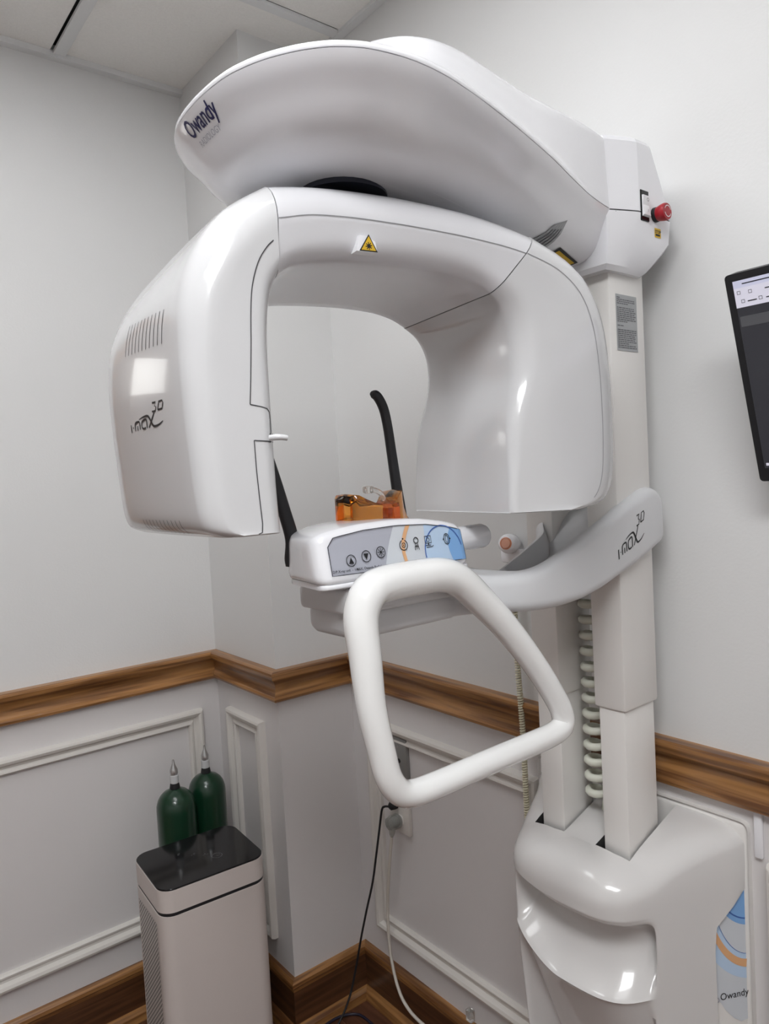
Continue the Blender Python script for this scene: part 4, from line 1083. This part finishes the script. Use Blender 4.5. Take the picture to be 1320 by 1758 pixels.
tube('cord', catmull([(1.128, 1.470, 0.606), (1.122, 1.482, 0.604), (1.120, 1.492, 0.592), (1.119, 1.505, 0.54), (1.118, 1.525, 0.46), (1.117, 1.546, 0.38), (1.112, 1.575, 0.29), (1.105, 1.600, 0.20), (1.09, 1.610, 0.12), (1.06, 1.605, 0.055), (1.02, 1.600, 0.010), (0.97, 1.585, 0.004), (0.90, 1.575, 0.004), (0.82, 1.52, 0.004), (0.78, 1.42, 0.004)], 8), 0.0030, M_BLACK, bk, n=8)
tag(tube('floor_cable', catmull([(0.93, 1.61, 0.0045), (0.985, 1.622, 0.0045), (1.035, 1.622, 0.0045), (1.075, 1.600, 0.0045), (1.085, 1.560, 0.0045), (1.080, 1.48, 0.0045), (1.04, 1.40, 0.0045), (0.95, 1.36, 0.0045)], 8), 0.0036, mat('blueblack_cable', (0.018, 0.016, 0.032), 0.4), None, n=8), 'dark blue-black cable curled on the wood floor in the corner', 'cable')
box('cord_clip', (1.146, 1.222, 0.155), (1.1605, 1.240, 0.182), M_CLEAR, pc, bevel=0.002)

# ---- air purifier
pr_rot = math.radians(-3.5)
px0, px1, py0, py1 = 0.553, 0.809, 1.540, 1.752
ZT = 0.575
pur = empty('air_purifier', ((px0+px1)/2, (py0+py1)/2, 0.0), 'tall white box air purifier with glossy black top standing in the left corner', 'air purifier')
cxp, cyp = (px0+px1)/2, (py0+py1)/2
def rp(x, y, z):
    c, s = math.cos(pr_rot), math.sin(pr_rot); dx, dy = x-cxp, y-cyp
    return Vector((cxp+c*dx-s*dy, cyp+s*dx+c*dy, z))
def pbox(name, d, z0, z1, m, r=0.035, bev=0.0):
    bm = bmesh.new()
    lv = [(z0, bev), (z0+bev, 0.0), (z1-bev, 0.0), (z1, bev)] if bev else [(z0, 0), (z1, 0)]
    loft(bm, [[rp(x, y, z) for x, y in rrect(px0+d+b, px1-d-b, py0+d+b, py1-d-b, r-b, 7)] for z, b in lv])
    return bm_obj(name, bm, m, pur, sharp=30)
pbox('foot', 0.012, 0.0, 0.03, M_BLACK)
body = pbox('body', 0.0, 0.03, ZT-0.0605, M_PUR)
pbox('black_band', 0.0022, ZT-0.062, ZT-0.050, M_BLACK, 0.033)
pbox('collar', 0.0, ZT-0.052, ZT-0.002, M_PUR)
ptop_o = pbox('top_panel', 0.0012, ZT-0.004, ZT+0.0015, M_BLACKGLOSS, 0.034, 0.001)
Fp2 = Frame(rp(cxp, cyp-0.01, ZT+0.0015), (math.cos(pr_rot), math.sin(pr_rot), 0), (-math.sin(pr_rot), math.cos(pr_rot), 0), off=0.0004)
bm = bmesh.new()
rnd = random.Random(3)
for k in range(4):
    u = -0.035+0.024*k; v = 0.045-0.022*k
    if k == 3: add_stroke(bm, circ(u-0.004, v, 0.012, 18), 0.0010, Fp2, True)
    for q in range(4):
        a = rnd.uniform(0, 6.28); add_stroke(bm, [(u+0.002*math.cos(a), v+0.002*math.sin(a)), (u+0.007*math.cos(a), v+0.007*math.sin(a))], 0.0008, Fp2)
ti = flat_obj('touch_icons', bm, mat('icon_print', (0.16, 0.16, 0.165), 0.4), ptop_o)
ti['kind'] = 'stuff'
# perforated intake on the left side
bm = bmesh.new()
for s in (0,):
    rows_ = []
    for z in (0.09, ZT-0.085):
        rows_.append([bm.verts.new(rp(px0-0.0008, y, z)) for y in (py0+0.040, py1-0.040)])
    bm.faces.new((rows_[0][0], rows_[0][1], rows_[1][1], rows_[1][0]))
gr = flat_obj('intake_grille', bm, M_PERF, pur)

# ---- oxygen cylinders
def cylinder(x, y, zt, label):
    r = empty('gas_cylinder', (x, y, 0.0), label, 'gas cylinder', 'green gas cylinders behind the purifier')
    h = zt-0.745
    lathe('tank', [(0.0, 0.0), (0.045, 0.0), (0.0505, 0.006), (0.0505, 0.632+h), (0.0497, 0.645+h), (0.046, 0.658+h), (0.0395, 0.669+h), (0.030, 0.678+h), (0.0175, 0.6835+h), (0.0125, 0.687+h), (0.0, 0.688+h)], (x, y, 0), M_GREEN, r, n=32)
    lathe('collar', [(0.013, 0.684+h), (0.0135, 0.690+h), (0.0115, 0.700+h), (0.0, 0.7005+h)], (x, y, 0), M_BLACK, r, n=20)
    v = lathe('valve', [(0.0, 0.695+h), (0.0085, 0.695+h), (0.0085, 0.725+h), (0.0105, 0.727+h), (0.0105, 0.736+h), (0.008, 0.742+h), (0.004, 0.752+h), (0.0025, 0.763+h), (0.0, 0.764+h)], (x, y, 0), M_STEEL, r, n=18)
    lathe('seal_wrap', [(0.0098, 0.701+h), (0.0112, 0.702+h), (0.0112, 0.722+h), (0.0098, 0.723+h)], (x, y, 0), M_SEALWRAP, v, n=18)
    return r
cylinder(0.7165, 1.862, 0.722, 'green gas cylinder with steel valve, left and shorter one behind the purifier')
c2 = cylinder(0.822, 1.900, 0.722, 'green gas cylinder with a small white sticker, right one behind the purifier')
bm = bmesh.new()
for k in range(3):
    a0 = math.radians(236+9*k)
    pts = []
    for z, rr in ((0.619, 0.0415), (0.634, 0.0328)):
        for da in (-4.5, 4.5):
            a = a0+math.radians(da); pts.append(Vector((0.822+(rr+0.0008)*math.cos(a)*1.14, 1.900+(rr+0.0008)*math.sin(a)*1.14, z+0.004)))
    if k == 1: bm.faces.new([bm.verts.new(p) for p in (pts[0], pts[1], pts[3], pts[2])])
flat_obj('sticker', bm, M_GLOSS, c2)

# ---- monitor
mo = empty('monitor', (1.06, 0.22, 1.40), 'black flat monitor tilted down on the right wall, cut off by the picture edge', 'monitor')
tl, bl = Vector((1.0, 0.492, 1.7035)), Vector((1.089, 0.492, 1.4205))
Vm = (tl-bl).normalized(); Um = Vector((0, -1, 0)); Nm = Um.cross(Vm).normalized()
if Nm.x > 0: Nm = -Nm
hm, wm = (tl-bl).length, 0.53
def mpt(u, v, h=0.0): return bl + Um*u + Vm*v + Nm*h
bm = bmesh.new(); prism(bm, rrect(0, wm, 0, hm, 0.005, 3), lambda u, v, h: mpt(u, v, h), -0.028, 0.0)
mc = bm_obj('case', bm, M_BLACK, mo, sharp=40)
FM = lambda u, v, l=0.0: mpt(u, v, 0.0006+l)
bz = 0.010
bm = bmesh.new(); add_poly(bm, [(bz, 0.020), (wm-bz, 0.020), (wm-bz, hm-bz), (bz, hm-bz)], FM, 0)
add_poly(bm, [(bz, hm-bz-0.036), (wm-bz, hm-bz-0.036), (wm-bz, hm-bz-0.010), (bz, hm-bz-0.010)], FM, 1, 0.0003)
add_poly(bm, [(bz, hm-bz-0.010), (wm-bz, hm-bz-0.010), (wm-bz, hm-bz), (bz, hm-bz)], FM, 2, 0.0003)
add_poly(bm, [(bz+0.002, hm-bz-0.062), (wm-bz, hm-bz-0.062), (wm-bz, hm-bz-0.048), (bz+0.002, hm-bz-0.048)], FM, 3, 0.0003)
add_poly(bm, [(0.03, 0.10), (0.09, 0.20), (0.20, 0.215), (0.40, 0.20), (0.45, 0.10), (0.30, 0.05), (0.10, 0.05)], FM, 3, 0.0003)
for u, v in ((0.016, hm-bz-0.016), (0.020, hm-bz-0.028), (0.031, hm-bz-0.017), (0.043, hm-bz-0.028)):
    add_stroke(bm, [(u-0.002, v-0.002), (u+0.002, v-0.002), (u+0.002, v+0.002), (u-0.002, v+0.002)], 0.0008, FM, True, 4, 0.0006)
for u, v, l in ((0.050, hm-bz-0.017, 0.03), (0.026, hm-bz-0.029, 0.012), (0.050, hm-bz-0.029, 0.03), (0.022, hm-bz-0.005, 0.05)):
    add_stroke(bm, [(u, v), (u+l, v)], 0.0014, FM, mi=4, lift=0.0006)
add_stroke(bm, [(0.013, 0.026), (0.017, 0.026)], 0.004, FM, mi=1, lift=0.0006)
flat_obj('screen', bm, [M_SCREEN, M_SCREENBAR, M_SCREENBAR2, M_SCREENGREY, M_INK], mo)
tube('mount_arm', [mpt(wm/2, hm/2, -0.026), Vector((1.09, 0.226, 1.55)), Vector((1.155, 0.226, 1.55))], 0.014, M_BLACK, mo, n=12)
box('mount_plate', (1.150, 0.166, 1.49), (1.161, 0.286, 1.61), M_BLACK, mo, bevel=0.003)
